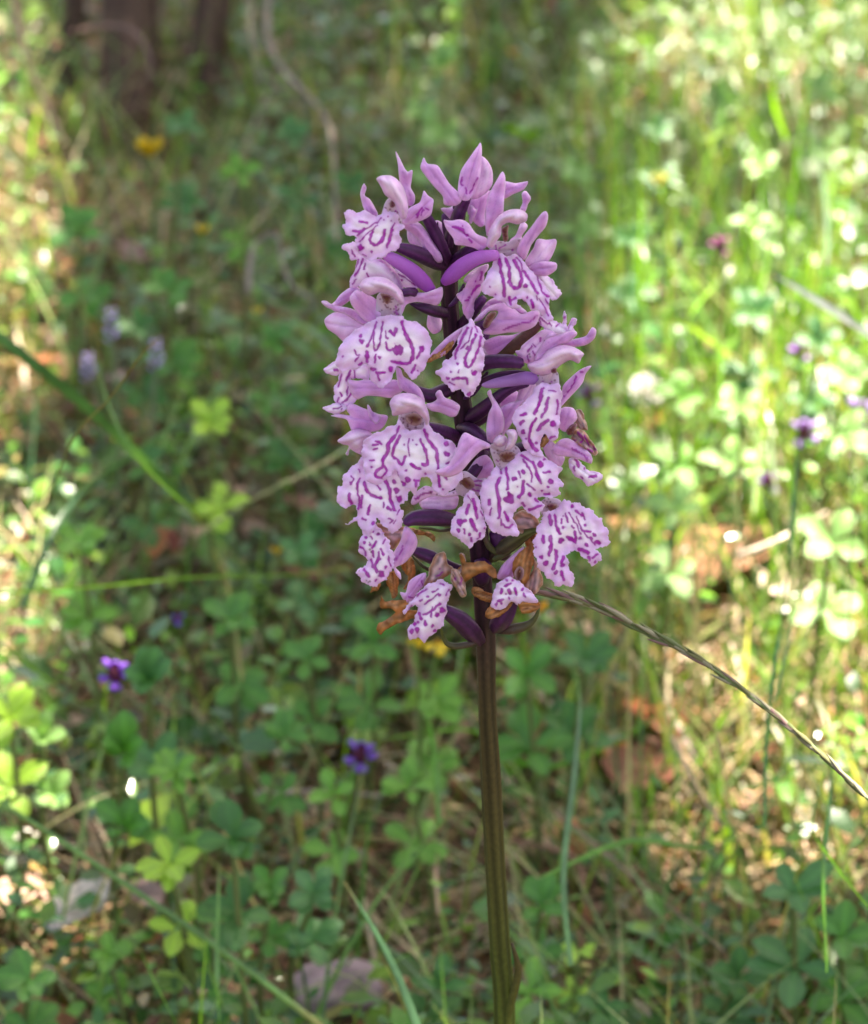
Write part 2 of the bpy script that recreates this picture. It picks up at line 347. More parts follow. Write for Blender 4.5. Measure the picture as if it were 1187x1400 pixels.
p('throat', 1, [(470,1120),(500,1085),(560,1100),(620,1150),(640,1220),(640,1290),(590,1310),(500,1310),(470,1260)], 7.8, f, 'throat', [(6,(590,1215),(612,1230)),(4,(600,1180),(605,1240))], bulge=.3, specks=34)
p('column', 1, [(488,1088),(540,1092),(578,1112),(566,1150),(545,1175),(515,1150),(498,1115)], 8.4, f, 'brown', bulge=.5)
p('hood', 1, [(355,1050),(380,1000),(450,982),(520,988),(592,1028),(642,1088),(655,1160),(625,1165),(590,1125),(545,1098),(490,1085),(425,1105),(380,1082)], 9.5, f, 'hood', bulge=3.2)
p('lip', 3, [(480,-30),(540,-45),(640,-40),(660,-15),(760,12),(828,90),(842,150),(820,250),(782,330),(710,392),(680,350),(642,312),(603,300),(588,345),(560,402),(502,446),(440,402),(425,350),(420,292),(380,290),(340,312),(232,332),(195,270),(230,150),(270,108),(330,52),(420,2)],
  10, f, 'lip', [(22,(640,0),(660,70),(700,145),(717,210),(700,272),(650,280),(575,268)),(13,(470,0),(432,110),(405,168)),(12,(462,20),(448,120),(460,195),(485,165),(500,80),(515,0)),
  (34,(612,188),),(14,(535,140),(545,190),(580,190)),(22,(565,65),(585,88),(602,45)),(9,(530,60),(535,110)),(26,(405,205),(405,262)),(14,(465,220),(458,275)),(11,(487,240),),(19,(366,132),),(11,(360,96),),
  (12,(322,190),(332,225),(355,225)),(12,(350,240),(322,262)),(15,(352,290),(370,275)),(19,(772,182),),(16,(775,185),(740,245)),(16,(728,295),(708,345)),(16,(446,320),),(17,(565,322),),(16,(468,340),(492,392)),(18,(485,345),(520,342)),(6,(745,330),),(6,(240,235),),(7,(545,110),)],
  bulge=2.2, g=(-.12,.18), frill=.5, rip=.6)

# --- E: half hidden flower behind D at the left edge
f = flower(3, [(640, 430, 30, 2), (740, 470, 40, 1), (830, 500, 46), (900, 480, 50, -1), (980, 440, 46, -4)], 4)
p('lip', 3, [(230,300),(330,300),(412,290),(422,400),(380,392),(300,382),(290,450),(318,480),(332,520),(300,562),(250,582),(202,547),(183,520),(180,460),(206,400),(220,350)], 3.5, f, 'lip',
  [(14,(292,330),(280,360),(265,395)),(9,(237,350),(222,400),(212,440)),(12,(320,330),(322,375)),(12,(240,545),(270,520),(300,480)),(12,(225,480),(235,500)),(8,(215,510),(205,545)),(8,(275,440),(270,500))], frill=.6)
p('lip_lobe', 3, [(114,320),(150,290),(205,262),(245,290),(235,335),(200,360),(142,352)], 5, f, 'lip', [(15,(185,326),(205,326)),(6,(230,300),(245,280)),(6,(215,290),)], frill=.4)
p('lip_lobe', 3, [(108,580),(150,565),(210,548),(262,568),(257,600),(202,622),(150,613)], 4, f, 'lip', [(8,(180,590),(235,575)),(5,(225,560),),(5,(235,590),)], frill=.4)
p('sepal', 3, [(265,590),(300,552),(370,580),(400,590),(445,615),(490,625),(545,638),(522,700),(480,735),(400,745),(310,745),(272,665),(220,648),(160,635),(215,625),(290,632)], 4.5, f, 'sepal', bulge=1.8)
p('sepal', 3, [(408,560),(425,575),(445,608),(500,640),(470,690),(420,640)], 5.2, f)
p('hood', 3, [(205,805),(240,780),(292,740),(352,722),(425,745),(450,780),(400,810),(385,870),(368,895),(330,882),(290,860),(276,902),(262,892),(284,838),(240,826)], 5.5, f, 'hood', bulge=2.6)

# --- F: middle left flower with the widest patterned lip
f = flower(3, [(815, 700, 20, 5), (860, 720, 36, 3), (930, 745, 45, 1), (1000, 775, 46, -2), (1060, 790, 44, -5)], 4)
p('sepal', 3, [(275,395),(340,400),(400,392),(500,400),(600,393),(652,430),(642,470),(570,512),(480,502),(400,500),(340,522),(300,480)], 6, f, 'sepal', g=(.1,.3), bulge=1.8)
p('sepal', 3, [(603,308),(632,320),(652,370),(702,400),(752,440),(782,490),(795,560),(740,545),(680,480),(630,455),(612,400)], 8.5, f, 'sepal', bulge=1.8)
p('sepal', 3, [(800,560),(850,545),(880,520),(868,490),(885,465),(905,465),(930,510),(980,530),(1032,570),(1012,630),(970,642),(900,612),(840,600)], 7, f, 'sepal', g=(-.3,0))
p('throat', 3, [(625,620),(720,590),(800,625),(826,690),(810,745),(740,775),(670,770),(620,720)], 9.3, f, 'throat', [(5,(655,765),),(6,(680,770),),(7,(735,765),(725,790)),(5,(700,750),),(5,(650,720),)], bulge=.2, specks=55)
p('column', 3, [(655,628),(720,605),(782,635),(784,690),(745,712),(690,700),(660,670)], 9.9, f, 'brown', bulge=-.4)
p('hood', 3, [(560,548),(590,502),(650,483),(722,490),(782,530),(812,590),(826,660),(808,700),(785,650),(725,608),(645,622),(582,634),(574,600)], 12, f, 'hood', bulge=3.5)
p('lip', 3, [(625,655),(605,690),(560,705),(500,738),(450,758),(388,802),(370,880),(385,960),(400,1060),(440,1097),(502,1090),(560,1042),(602,1002),(640,1100),(700,1142),(732,1168),(752,1110),(772,1058),(825,1050),(852,1130),(900,1172),(952,1160),(1032,1085),(1052,1030),(1050,920),(1002,830),(920,780),(860,740),(825,700),(812,655),(780,720),(700,735),(650,705)],
  11, f, 'lip', [(13,(620,705),(602,765)),(22,(600,765),(545,832),(548,872),(512,930),(508,980)),(17,(512,980),(470,1008),(465,1042),(500,1052),(540,1005),(512,970)),(17,(625,772),(592,840),(575,905),(612,930)),(20,(612,935),(640,965),(665,908)),
  (9,(690,790),(682,850),(692,905)),(19,(765,798),(800,870),(812,962),(778,962)),(20,(795,730),(820,800),(872,872),(882,945),(890,1040),(898,1112)),(22,(702,962),(735,985)),(13,(745,990),(765,992)),(15,(465,805),(500,825)),(13,(440,832),(480,830)),(12,(450,862),(475,855)),(12,(425,938),(455,935)),(8,(438,980),),
  (17,(938,826),),(19,(945,893),),(10,(940,960),(960,950)),(14,(608,1020),(620,1052)),(18,(680,1068),),(19,(725,1070),(755,1075)),(14,(738,1080),(735,1112)),(18,(652,1092),),(9,(606,1135),),(7,(670,1005),),(15,(935,1050),(945,1065)),(8,(920,1130),),(8,(800,1025),),(5,(715,800),),(5,(740,830),),(5,(655,830),)],
  bulge=2.0, g=(-.1,.12), frill=.6, rip=.8)

# --- E2: lip below F
f = flower(5, [(470, 270, 30, 2), (520, 240, 46, 1), (620, 232, 54), (720, 240, 52, -1), (810, 260, 42, -2), (880, 310, 40, -4)], 6, label='thick arched dark purple ovary with its patterned lip')
ztube('bract', 5, [(560, 305, 5), (640, 312, 11), (700, 325, 10), (760, 318, 12), (830, 300, 10, -3)], f, BL, 'green', 3)
p('lip', 3, [(372,915),(330,960),(270,1010),(240,1060),(235,1112),(203,1130),(205,1200),(230,1252),(290,1250),(332,1240),(338,1305),(300,1350),(258,1365),(330,1352),(362,1388),(410,1445),(450,1400),(470,1330),(520,1380),(560,1420),(620,1410),(642,1345),(655,1300),(630,1250),(682,1190),(692,1130),(705,1060),(650,990),(560,1000),(480,1060),(400,1040),(385,960)],
  7.5, f, 'lip', [(14,(355,1060),(337,1130),(355,1200),(348,1262)),(20,(385,1090),(410,1150),(455,1178),(500,1190)),(22,(530,1070),(558,1130),(562,1200),(592,1275)),(20,(288,1160),(285,1195),(308,1235)),(8,(300,1040),(315,1060),(300,1085)),(8,(350,1000),(355,1020)),(17,(370,1180),(368,1252)),(17,(425,1240),(412,1300)),
  (20,(605,1138),),(22,(622,1195),),(20,(545,1255),(565,1270)),(10,(550,1330),(580,1340),(560,1358)),(12,(470,1100),(495,1135)),(14,(590,1080),),(12,(375,1330),(395,1340)),(12,(450,1360),),(7,(520,1220),(515,1255)),(7,(620,1270),(610,1300)),(10,(295,1090),),(8,(600,1340),(585,1360))],
  bulge=1.6, g=(.2,.15), frill=.9, rip=1.0)

# --- H: centre lip facing right of the stem
f = flower(2, [(330, 1290, 24, 5), (260, 1330, 34, 3), (180, 1370, 38, 0), (110, 1400, 38, -3)], 3)
p('hood', 2, [(235,1285),(280,1232),(350,1178),(440,1158),(505,1195),(560,1235),(645,1208),(682,1228),(652,1310),(560,1352),(460,1358),(370,1372),(300,1362),(330,1320),(390,1250),(400,1212),(340,1215),(290,1270)], 7, f, 'sepal',
  [(9,(460,1330),(540,1300),(610,1285),(660,1245)),(6,(440,1340),(470,1320))], bulge=1.8)
p('column', 2, [(288,1312),(325,1235),(368,1204),(402,1214),(372,1272),(332,1335),(300,1340)], 8.3, f, 'brown', bulge=.8)
p('petal', 4, [(-90,270),(-30,190),(40,120),(120,60),(195,15),(215,0),(185,50),(130,105),(90,170),(20,235),(-60,262)], 8.5, f, 'sepal', bulge=1)
p('petal', 4, [(-100,275),(-60,240),(0,205),(60,150),(110,110),(95,165),(30,230),(-50,265)], 8.9, f, 'brown', bulge=.4)
p('lip', 4, [(205,-10),(225,-15),(250,20),(285,60),(302,90),(300,200),(310,262),(292,340),(272,420),(240,470),(203,512),(150,462),(92,466),(58,432),(18,385),(-20,345),(18,312),(30,275),(82,240),(120,160),(150,70),(190,20)],
  10.5, f, 'lip', [(17,(195,45),(160,110),(125,190)),(10,(225,40),(205,120),(150,185)),(17,(250,90),(205,190),(180,245),(185,295),(212,302),(240,250),(272,165),(285,100)),(12,(120,190),(115,250)),(19,(92,385),(135,380),(180,382)),(18,(236,344),),(17,(192,385),(192,415)),(10,(140,325),(130,345)),(9,(83,338),),(9,(128,285),),(12,(205,488),),(9,(60,380),),(14,(195,178),),(7,(245,30),(262,70)),(7,(75,410),(110,425))],
  bulge=2.6, g=(.1,.2), frill=.7)

# --- B: upper right flower
f = flower(2, [(300, 755, 18, 3), (250, 785, 36, 2), (190, 825, 44), (120, 880, 46, -2), (60, 930, 42, -5)], 3)
p('sepal', 2, [(440,342),(520,350),(602,338),(572,390),(502,422),(440,448)], 1, f)
p('sepal', 2, [(550,530),(568,480),(563,420),(588,402),(622,450),(602,490),(582,545)], 4, f)
p('sepal', 2, [(430,270),(446,300),(450,360),(442,440),(432,560),(400,590),(355,655),(325,705),(314,580),(328,470),(358,390),(398,320)], 5, f, bulge=1.8)
p('petal', 2, [(480,740),(520,700),(552,620),(560,600),(600,640),(560,710),(590,760),(560,840),(500,830)], 5, f, 'pale')
p('sepal', 2, [(590,865),(640,790),(668,728),(730,732),(792,728),(790,780),(752,862),(700,902),(630,925),(585,900)], 4, f, 'pale', bulge=2)
p('sepal', 2, [(610,920),(660,885),(720,878),(792,888),(795,930),(735,972),(665,972),(620,950)], 5, f, 'sepal')
p('petal', 2, [(650,970),(720,960),(790,1035),(828,1102),(785,1135),(700,1110),(655,1030)], 3.5, f, 'lip', [(9,(690,1000),(720,1060)),(7,(665,985),(680,1010)),(8,(700,1040),(740,1085))], frill=.8)
p('petal', 2, [(34,598),(80,603),(150,596),(202,622),(252,690),(322,720),(328,770),(282,802),(230,782),(160,768),(112,762),(98,720),(52,655)], 6.5, f, 'sepal',
  [(15,(95,642),(130,650),(162,665)),(13,(165,668),(180,695)),(11,(190,702),),(15,(207,728),(220,745)),(6,(160,640),)], bulge=1.6, g=(0,.15))
ztube('spur', 2, [(385, 835, 34, 3), (330, 840, 40, 2), (260, 855, 47, 1.5), (165, 905, 52, 1), (85, 975, 50, .5), (35, 1018, 28)], f, BL, 'spur', 6, M_PETAL).data
p('throat', 2, [(345,780),(400,740),(470,745),(530,720),(575,740),(560,800),(570,860),(500,870),(400,870),(350,830)], 7, f, 'throat', [(7,(410,790),(450,765)),(6,(385,770),(388,810)),(8,(500,800),)], bulge=.3, specks=14)
p('column', 2, [(420,650),(450,632),(478,618),(470,680),(472,742),(438,758),(428,702)], 8, f, 'brown', bulge=.8)
p('petal', 2, [(530,800),(560,730),(622,650),(690,560),(722,538),(738,570),(722,640),(672,702),(622,770),(582,865),(540,835)], 8, f, 'sepal', bulge=1.4)
p('hood', 2, [(328,775),(338,690),(368,620),(420,560),(480,530),(550,528),(597,560),(592,602),(570,612),(530,625),(470,612),(425,640),(418,700),(390,740),(362,782)], 9, f, 'hood', bulge=3)
p('lip', 2, [(390,850),(420,825),(460,842),(530,832),(582,890),(642,960),(702,1020),(752,1110),(742,1190),(772,1260),(735,1285),(682,1215),(642,1212),(618,1192),(592,1155),(560,1128),(535,1140),(530,1165),(552,1187),(502,1197),(442,1160),(370,1120),(302,1090),(284,1060),(320,980),(352,915)],
  9, f, 'lip', [(22,(410,862),(425,960),(442,1040),(442,1110)),(22,(455,862),(478,935),(480,1020),(510,1057),(550,1042),(556,970),(530,910),(510,868)),(9,(520,850),(560,900),(560,960)),(14,(570,940),(612,1000),(642,1050),(668,1092)),(12,(668,990),(700,1080),(742,1117)),(10,(680,1130),(715,1190),(745,1250)),(10,(720,1130),(755,1190)),
  (18,(478,1120),(488,1165)),(15,(490,1140),(522,1125)),(18,(628,1140),(640,1185)),(13,(585,1045),),(6,(345,1047),),(6,(385,1100),),(13,(565,1140),(580,1150)),(8,(600,1120),),(10,(600,970),(650,1080)),(6,(660,1110),(668,1140))],
  bulge=2.0, g=(.1,.15), frill=.5)

# --- J: left lower petals behind B
f = flower(2, [(300, 1130, 26, 3), (250, 1190, 34, 1), (180, 1290, 40, -2), (120, 1340, 36, -4)], 3)
p('sepal', 2, [(170,995),(240,930),(330,895),(325,940),(250,990),(180,1020)], 1, f, 'pale')
p('petal', 2, [(118,1100),(160,1080),(202,1000),(262,940),(325,895),(305,985),(282,1080),(242,1150),(240,1222),(202,1275),(168,1222),(150,1150)], 5, f, 'sepal',
  [(13,(292,945),(282,1000)),(17,(272,1035),(245,1060),(222,1100)),(13,(180,1140),(200,1140)),(9,(205,1120),),(6,(250,1010),)], bulge=1.3, frill=.4)
p('sepal', 2, [(280,1225),(330,1150),(400,1120),(480,1140),(560,1190),(600,1230),(540,1240),(460,1180),(360,1190)], 4, f, 'sepal')

# --- K: right flower turned away
f = flower(4, [(560, 285, 32, 2), (500, 270, 42, 2), (400, 268, 44, 1), (300, 282, 46, 0), (240, 330, 50, -2), (150, 420, 50, -4)], 5)
ztube('bract', 4, [(585, 345, 14, 1), (520, 350, 24), (430, 362, 28), (340, 385, 26), (250, 430, 22, -3)], f, BL, 'ovary', 4)
ztube('flower_stalk', 4, [(700, 0, 16), (640, 55, 34), (560, 120, 40), (480, 190, 38), (400, 240, 26)], f, BL, 'brownish', 1.5)
p('sepal', 4, [(305,140),(400,95),(500,88),(600,45),(680,-10),(725,0),(640,70),(560,110),(480,170),(420,235),(345,235)], 1, f, 'sepal')
ztube('spur', 4, [(650, 385, 40, 1), (600, 380, 44, 1), (520, 392, 42), (400, 412, 34), (330, 425, 24), (295, 428, 10)], f, BL, 'lilac', 6, M_PETAL)
p('sepal', 4, [(830,120),(900,120),(990,98),(1022,60),(1040,38),(1064,58),(1052,110),(1002,152),(932,167),(860,168)], 3, f)
p('sepal', 4, [(850,60),(880,20),(902,-25),(935,-15),(905,30),(922,72),(880,90)], 4, f)
p('petal', 4, [(650,255),(680,180),(740,110),(830,82),(900,55),(935,80),(885,130),(810,160),(745,215),(700,262)], 7, f, 'sepal', bulge=1.6)
p('petal', 4, [(518,200),(550,190),(560,165),(620,115),(700,55),(760,60),(800,95),(740,150),(695,210),(655,255),(660,300),(600,282),(562,260)], 5.5, f, 'pale', [(7,(640,150),(655,170)),(8,(600,225),(610,262)),(6,(630,160),(600,200)),(6,(690,105),(680,130)),(6,(640,200),(650,230))], specks=5)
p('hood', 4, [(600,290),(680,252),(740,190),(820,158),(902,168),(962,200),(983,222),(965,240),(945,280),(890,257),(822,292),(770,340),(705,362),(640,345)], 7.5, f, 'hood', bulge=2.6)
p('sepal', 4, [(560,420),(620,370),(660,380),(700,440),(640,520),(560,600),(480,640),(520,540)], 3, f, 'pale', bulge=2)

# --- K2: small frilly piece at the right edge under B
p('lip_lobe', 2, [(640,1190),(720,1180),(770,1260),(830,1300),(850,1215),(865,1230),(860,1290),(880,1330),(920,1265),(935,1280),(900,1330),(925,1350),(880,1385),(760,1380),(700,1320)], 5, f, 'lip',
  [(10,(690,1260),(740,1300)),(9,(790,1320),(855,1250)),(8,(745,1290),(760,1310)),(7,(700,1240),),(8,(660,1215),(690,1300))], frill=.7)

# --- L: right lip hanging over G
f = flower(4, [(600, 420, 20, 3), (520, 440, 26, 2), (440, 480, 34, 1), (340, 560, 44, 0), (260, 620, 48, -2), (180, 660, 44, -4)], 4)
ztube('bract', 4, [(545, 425, 9, 1), (450, 490, 15), (380, 540, 22), (330, 600, 20), (260, 660, 14, -2)], f, BL, 'green', 2.5)
p('petal', 4, [(820,575),(828,520),(842,432),(902,370),(962,320),(1030,298),(992,350),(972,410),(932,460),(882,512)], 5, f, 'sepal', [(10,(930,370),(905,430),(868,475)),(6,(960,340),(975,335)),(6,(850,500),)], g=(-.2,0))
p('throat', 4, [(655,420),(690,350),(760,320),(805,345),(815,440),(800,480),(700,480)], 7.5, f, 'throat', [(5,(705,405),),(5,(765,405),),(11,(745,462),(790,475)),(6,(790,430),)], specks=12, bulge=.3)
p('column', 4, [(755,330),(775,312),(798,312),(800,345),(765,348)], 8.3, f, 'brown')
p('lip', 4, [(655,440),(690,415),(750,420),(812,420),(832,480),(822,600),(812,720),(800,790),(760,805),(722,762),(690,795),(688,862),(702,912),(640,902),(590,862),(560,800),(530,740),(498,662),(510,612),(560,560),(620,500)],
  9, f, 'lip', [(22,(700,460),(682,540),(650,622)),(20,(740,520),(722,590),(695,642)),(12,(798,530),(805,570),(795,622)),(19,(555,632),(588,622)),(17,(575,668),(550,690)),(17,(655,652),(620,720),(610,790)),(22,(612,795),(640,850),(665,868)),(22,(735,662),(702,690),(668,732)),(21,(772,690),),(14,(573,742),),(16,(782,772),(750,788)),(9,(590,790),),(11,(745,465),(790,470)),(10,(655,820),),(7,(712,450),)],
  bulge=2.4, g=(.05,.1), frill=.5)
p('petal', 4, [(690,840),(705,790),(732,755),(744,790),(728,825),(708,850)], 7.5, f, 'brown')

# --- G: lip in the middle right
f = flower(4, [(350, 850, 34, 3), (300, 800, 44, 2), (230, 745, 50, 0), (160, 720, 46, -3)], 4)
p('sepal', 4, [(400,600),(480,548),(575,530),(522,610),(502,670),(462,730),(432,775),(420,700)], 5, f, 'sepal')
p('sepal', 4, [(328,480),(350,458),(362,500),(402,560),(432,620),(442,680),(432,740),(392,780),(360,830),(330,805),(323,720),(338,620),(362,560)], 7, f, 'sepal', bulge=1.8)
p('throat', 4, [(345,840),(400,820),(500,830),(545,860),(560,930),(520,990),(430,1000),(380,960)], 8.2, f, 'throat', [(6,(470,990),),(6,(550,950),(530,990)),(5,(400,940),)], specks=24, bulge=.3)
p('column', 4, [(398,890),(450,868),(510,875),(535,910),(490,950),(435,955),(405,925)], 8.8, f, 'brown', bulge=.5)
p('hood', 4, [(368,812),(400,768),(440,768),(462,790),(448,832),(400,845)], 10, f, 'hood', bulge=2)
p('hood', 4, [(455,738),(510,728),(532,770),(512,830),(482,862),(448,868),(462,820),(470,775)], 10.5, f, 'hood', bulge=2)
p('sepal', 4, [(175,750),(240,778),(345,828),(345,850),(292,865),(222,930),(142,1020),(60,1048),(0,1032),(-25,1008),(60,970),(118,870),(140,800)], 11.5, f, 'sepal', bulge=1.4, g=(-.2,.2))
p('lip', 4, [(385,975),(420,1000),(540,890),(620,868),(702,900),(780,960),(835,985),(808,1040),(845,1110),(805,1128),(822,1170),(742,1190),(672,1182),(662,1192),(712,1235),(690,1290),(670,1325),(620,1300),(562,1250),(520,1272),(503,1330),(545,1420),(520,1448),(420,1440),(340,1392),(290,1245),(280,1150),(302,1080),(352,1030)],
  9.5, f, 'lip', [(24,(412,1060),(390,1120),(408,1200),(410,1320)),(18,(455,990),(468,1080),(465,1130)),(12,(410,980),(422,1022)),(19,(560,902),(640,960),(662,1030),(692,1092)),(12,(570,930),(622,1010),(630,1080)),(12,(542,1010),(552,1050)),(15,(572,1012),),(16,(511,1060),),(32,(478,1192),),(22,(570,1080),(568,1150),(540,1185)),(10,(595,1095),(650,1135)),(19,(686,962),),
  (14,(710,1020),(750,1012)),(19,(755,1078),),(17,(718,1165),(748,1162)),(15,(612,1165),),(22,(345,1205),(340,1232)),(13,(357,1262),(345,1302)),(20,(445,1288),(470,1345)),(15,(430,1370),(470,1392),(495,1370)),(17,(565,1225),(580,1240)),(20,(615,1270),(690,1240)),(15,(650,1195),(670,1215)),(6,(532,1112),),(9,(710,930),),(8,(740,1115),),(12,(420,1330),(425,1375)),(8,(700,1140),)],
  bulge=2.2, g=(0,.12), frill=.6, rip=.8)

# --- M: withering flower at the right edge
f = flower(4, [(800, 700, 24, 2), (740, 760, 34, 0), (640, 830, 40, -3), (400, 900, 40, -6)], 2)
p('petal', 4, [(915,600),(962,598),(992,660),(1005,725),(950,722),(918,660)], 4, f, 'mixed')
p('hood', 4, [(805,610),(850,578),(912,588),(935,650),(905,692),(862,742),(820,722),(800,660)], 5, f, 'sepal', bulge=2.5)
p('column', 4, [(855,740),(900,688),(942,678),(935,722),(905,770),(868,772)], 5.5, f, 'brown')
p('lip', 4, [(895,780),(938,720),(990,748),(1042,820),(1073,868),(1062,902),(1020,892),(960,855),(918,822)], 6, f, 'mixed', [(12,(940,745),(975,790),(960,815)),(12,(985,770),(1015,830)),(10,(1010,860),(1040,880)),(10,(925,800),(905,805)),(8,(1040,840),(1062,870))], bulge=1)
p('sepal', 4, [(765,862),(820,798),(882,790),(962,840),(1032,900),(1030,957),(960,932),(880,912),(800,902)], 6.5, f, 'sepal', [(7,(900,855),(980,900),(1010,940))])
p('lip_lobe', 4, [(880,925),(950,938),(1000,1000),(1052,1010),(1112,1040),(1062,1092),(1010,1107),(960,1062),(902,1020)], 5, f, 'lip', [(19,(1020,1048),(1060,1040)),(19,(930,930),(945,975)),(15,(915,980),(918,1005)),(9,(962,1040),(975,1060)),(8,(985,990),)], frill=.5)

# --- O: small lip in front of the stem
f = flower(4, [(180, 1080, 30, 2), (240, 1010, 40, 1), (300, 930, 44, 0), (300, 840, 40, -2)], 3)
p('sepal', 4, [(200,1010),(250,930),(320,900),(370,960),(360,1040),(290,1060),(230,1060)], 4, f)
p('sepal', 3, [(780,1262),(790,1190),(900,1175),(1020,1175),(1000,1262),(880,1270)], 3, f, 'pale')
p('petal', 3, [(703,1222),(730,1160),(800,1110),(860,1130),(920,1165),(1010,1135),(1070,1110),(1060,1160),(950,1185),(850,1175),(780,1205),(720,1238)], 6.5, f, 'pale', [(12,(735,1200),(780,1165),(840,1150)),(5,(915,1225),)], specks=6)
p('throat', 4, [(110,1040),(180,1010),(262,1060),(320,1060),(300,1110),(280,1170),(200,1190),(120,1150)], 7, f, 'throat', [(7,(230,1080),(290,1075)),(7,(240,1100),(300,1110)),(7,(230,1130),(280,1150)),(7,(210,1150),(240,1185))], specks=14)
p('column', 4, [(130,1042),(185,1022),(240,1065),(255,1105),(225,1145),(175,1148),(125,1105)], 7.5, f, 'brown')
p('lip', 5, [(880,70),(930,60),(962,110),(985,180),(1003,250),(1010,335),(992,372),(940,402),(900,442),(860,402),(790,352),(772,310),(800,220),(850,150)],
  10, f, 'lip', [(19,(895,150),(880,212)),(17,(925,110),(952,240)),(24,(910,250),(942,322)),(22,(835,265),),(11,(870,256),),(15,(825,320),),(16,(862,312),(868,340)),(10,(900,348),),(13,(912,370),(912,395)),(15,(972,340),(968,365)),(12,(975,190),(990,215)),(8,(890,90),(915,130)),(8,(950,380),(965,370)),(7,(1000,310),)], bulge=1.8, frill=.6)

# --- N: big lip at the lower right
f = flower(6, [(560, 320, 16, 2), (480, 350, 36, 1), (400, 400, 46), (320, 450, 50, -1), (250, 500, 44, -4)], 3, 'green')
p('petal', 6, [(400,230),(470,190),(560,230),(580,300),(540,350),(440,340),(400,300)], 4, f, 'mixed', bulge=1)
p('throat', 6, [(585,140),(640,100),(710,110),(740,150),(720,200),(650,225),(600,220)], 6, f, 'throat', specks=14, bulge=.3)
p('column', 6, [(625,150),(670,135),(712,150),(692,188),(650,190)], 6.5, f, 'brown')
p('lip', 6, [(585,260),(610,215),(650,185),(700,180),(720,140),(745,122),(800,128),(862,150),(942,190),(1002,260),(1042,320),(1053,400),(1022,437),(962,442),(992,470),(992,530),(942,557),(900,522),(860,482),(800,458),(772,500),(782,570),(822,660),(790,697),(700,692),(640,640),(590,590),(560,520),(538,430),(560,345)],
  7.5, f, 'lip', [(24,(650,225),(658,282)),(20,(685,222),(700,300),(718,342)),(15,(730,245),(732,272)),(12,(745,300),),(22,(605,362),(608,400)),(24,(655,365),(660,430),(645,482)),(19,(726,392),),(26,(770,365),(822,395)),(22,(822,335),(826,400)),(22,(690,460),(695,520),(675,582)),(20,(745,500),(730,540)),(14,(738,555),),(14,(595,500),),(18,(625,545),),(14,(695,605),),(20,(728,600),(748,655)),
  (12,(800,160),),(17,(830,190),(868,222)),(9,(780,200),(830,280),(860,345)),(9,(830,230),(880,330),(960,420)),(10,(870,200),(890,245)),(9,(892,285),),(17,(875,325),(925,330)),(14,(930,375),),(25,(960,400),(985,405)),(24,(850,445),(910,472)),(14,(900,420),),(15,(915,508),),(13,(975,482),(942,505)),(14,(760,210),(775,265)),(12,(800,290),(815,305)),(13,(950,350),),(12,(858,375),),(9,(955,535),),(7,(558,435),),(6,(740,225),)],
  bulge=1.8, g=(-.1,.1), frill=1.0, rip=.8)

# --- Q: lower left flower, half withered
f = flower(5, [(510, 455, 20, 1), (560, 470, 38), (640, 500, 44), (720, 545, 42, -1), (800, 580, 38, -2), (880, 600, 34, -4)], 4)
ztube('bract', 5, [(510, 490, 6), (560, 545, 11), (620, 585, 13), (700, 600, 10, -1)], f, BL, 'green', 2)
p('petal', 5, [(445,295),(540,318),(640,338),(668,380),(657,397),(600,352),(520,352)], 3, f, 'brown')['label'] = 'withered curled brown petal'
p('petal', 5, [(340,645),(380,598),(422,650),(410,758),(380,778),(352,700)], 3, f, 'brown')
p('petal', 5, [(440,560),(500,505),(532,560),(530,620),(490,680),(458,722),(485,640)], 2, f, 'brown')
p('petal', 5, [(235,740),(250,695),(300,680),(280,720)], 4, f, 'brown')
p('petal', 5, [(270,270),(350,300),(440,300),(520,320),(500,370),(430,400),(380,450),(350,400)], 5, f, 'mixed')
p('sepal', 5, [(465,295),(532,350),(547,410),(522,470),(462,540),(402,572),(432,610),(437,655),(400,612),(374,530),(380,488),(430,400)], 7, f, 'sepal', [(8,(450,430),(430,480),(400,520))], bulge=1.4)
p('lip', 5, [(180,280),(230,230),(262,270),(302,320),(342,370),(370,440),(392,530),(370,600),(330,652),(280,690),(240,698),(205,690),(160,640),(133,610),(190,560),(218,530),(168,482),(148,430),(170,370)],
  7.5, f, 'lip', [(20,(190,590),(222,632)),(13,(260,660),(275,650)),(20,(305,615),),(22,(290,510),(262,560),(272,600)),(16,(300,450),(318,485)),(17,(270,400),(240,440)),(15,(245,460),(255,500)),(14,(235,520),(250,570)),(12,(350,500),(365,560)),(12,(160,430),(195,460),(200,490)),(11,(190,405),),(11,(220,350),(240,380)),(10,(250,270),),(10,(330,380),(310,410)),(9,(280,350),),(9,(250,330),),(10,(330,570),),(9,(200,370),),(9,(320,330),),(12,(285,470),(290,500)),(9,(230,420),)],
  bulge=2.2, g=(.15,.1), frill=.9, specks=10)

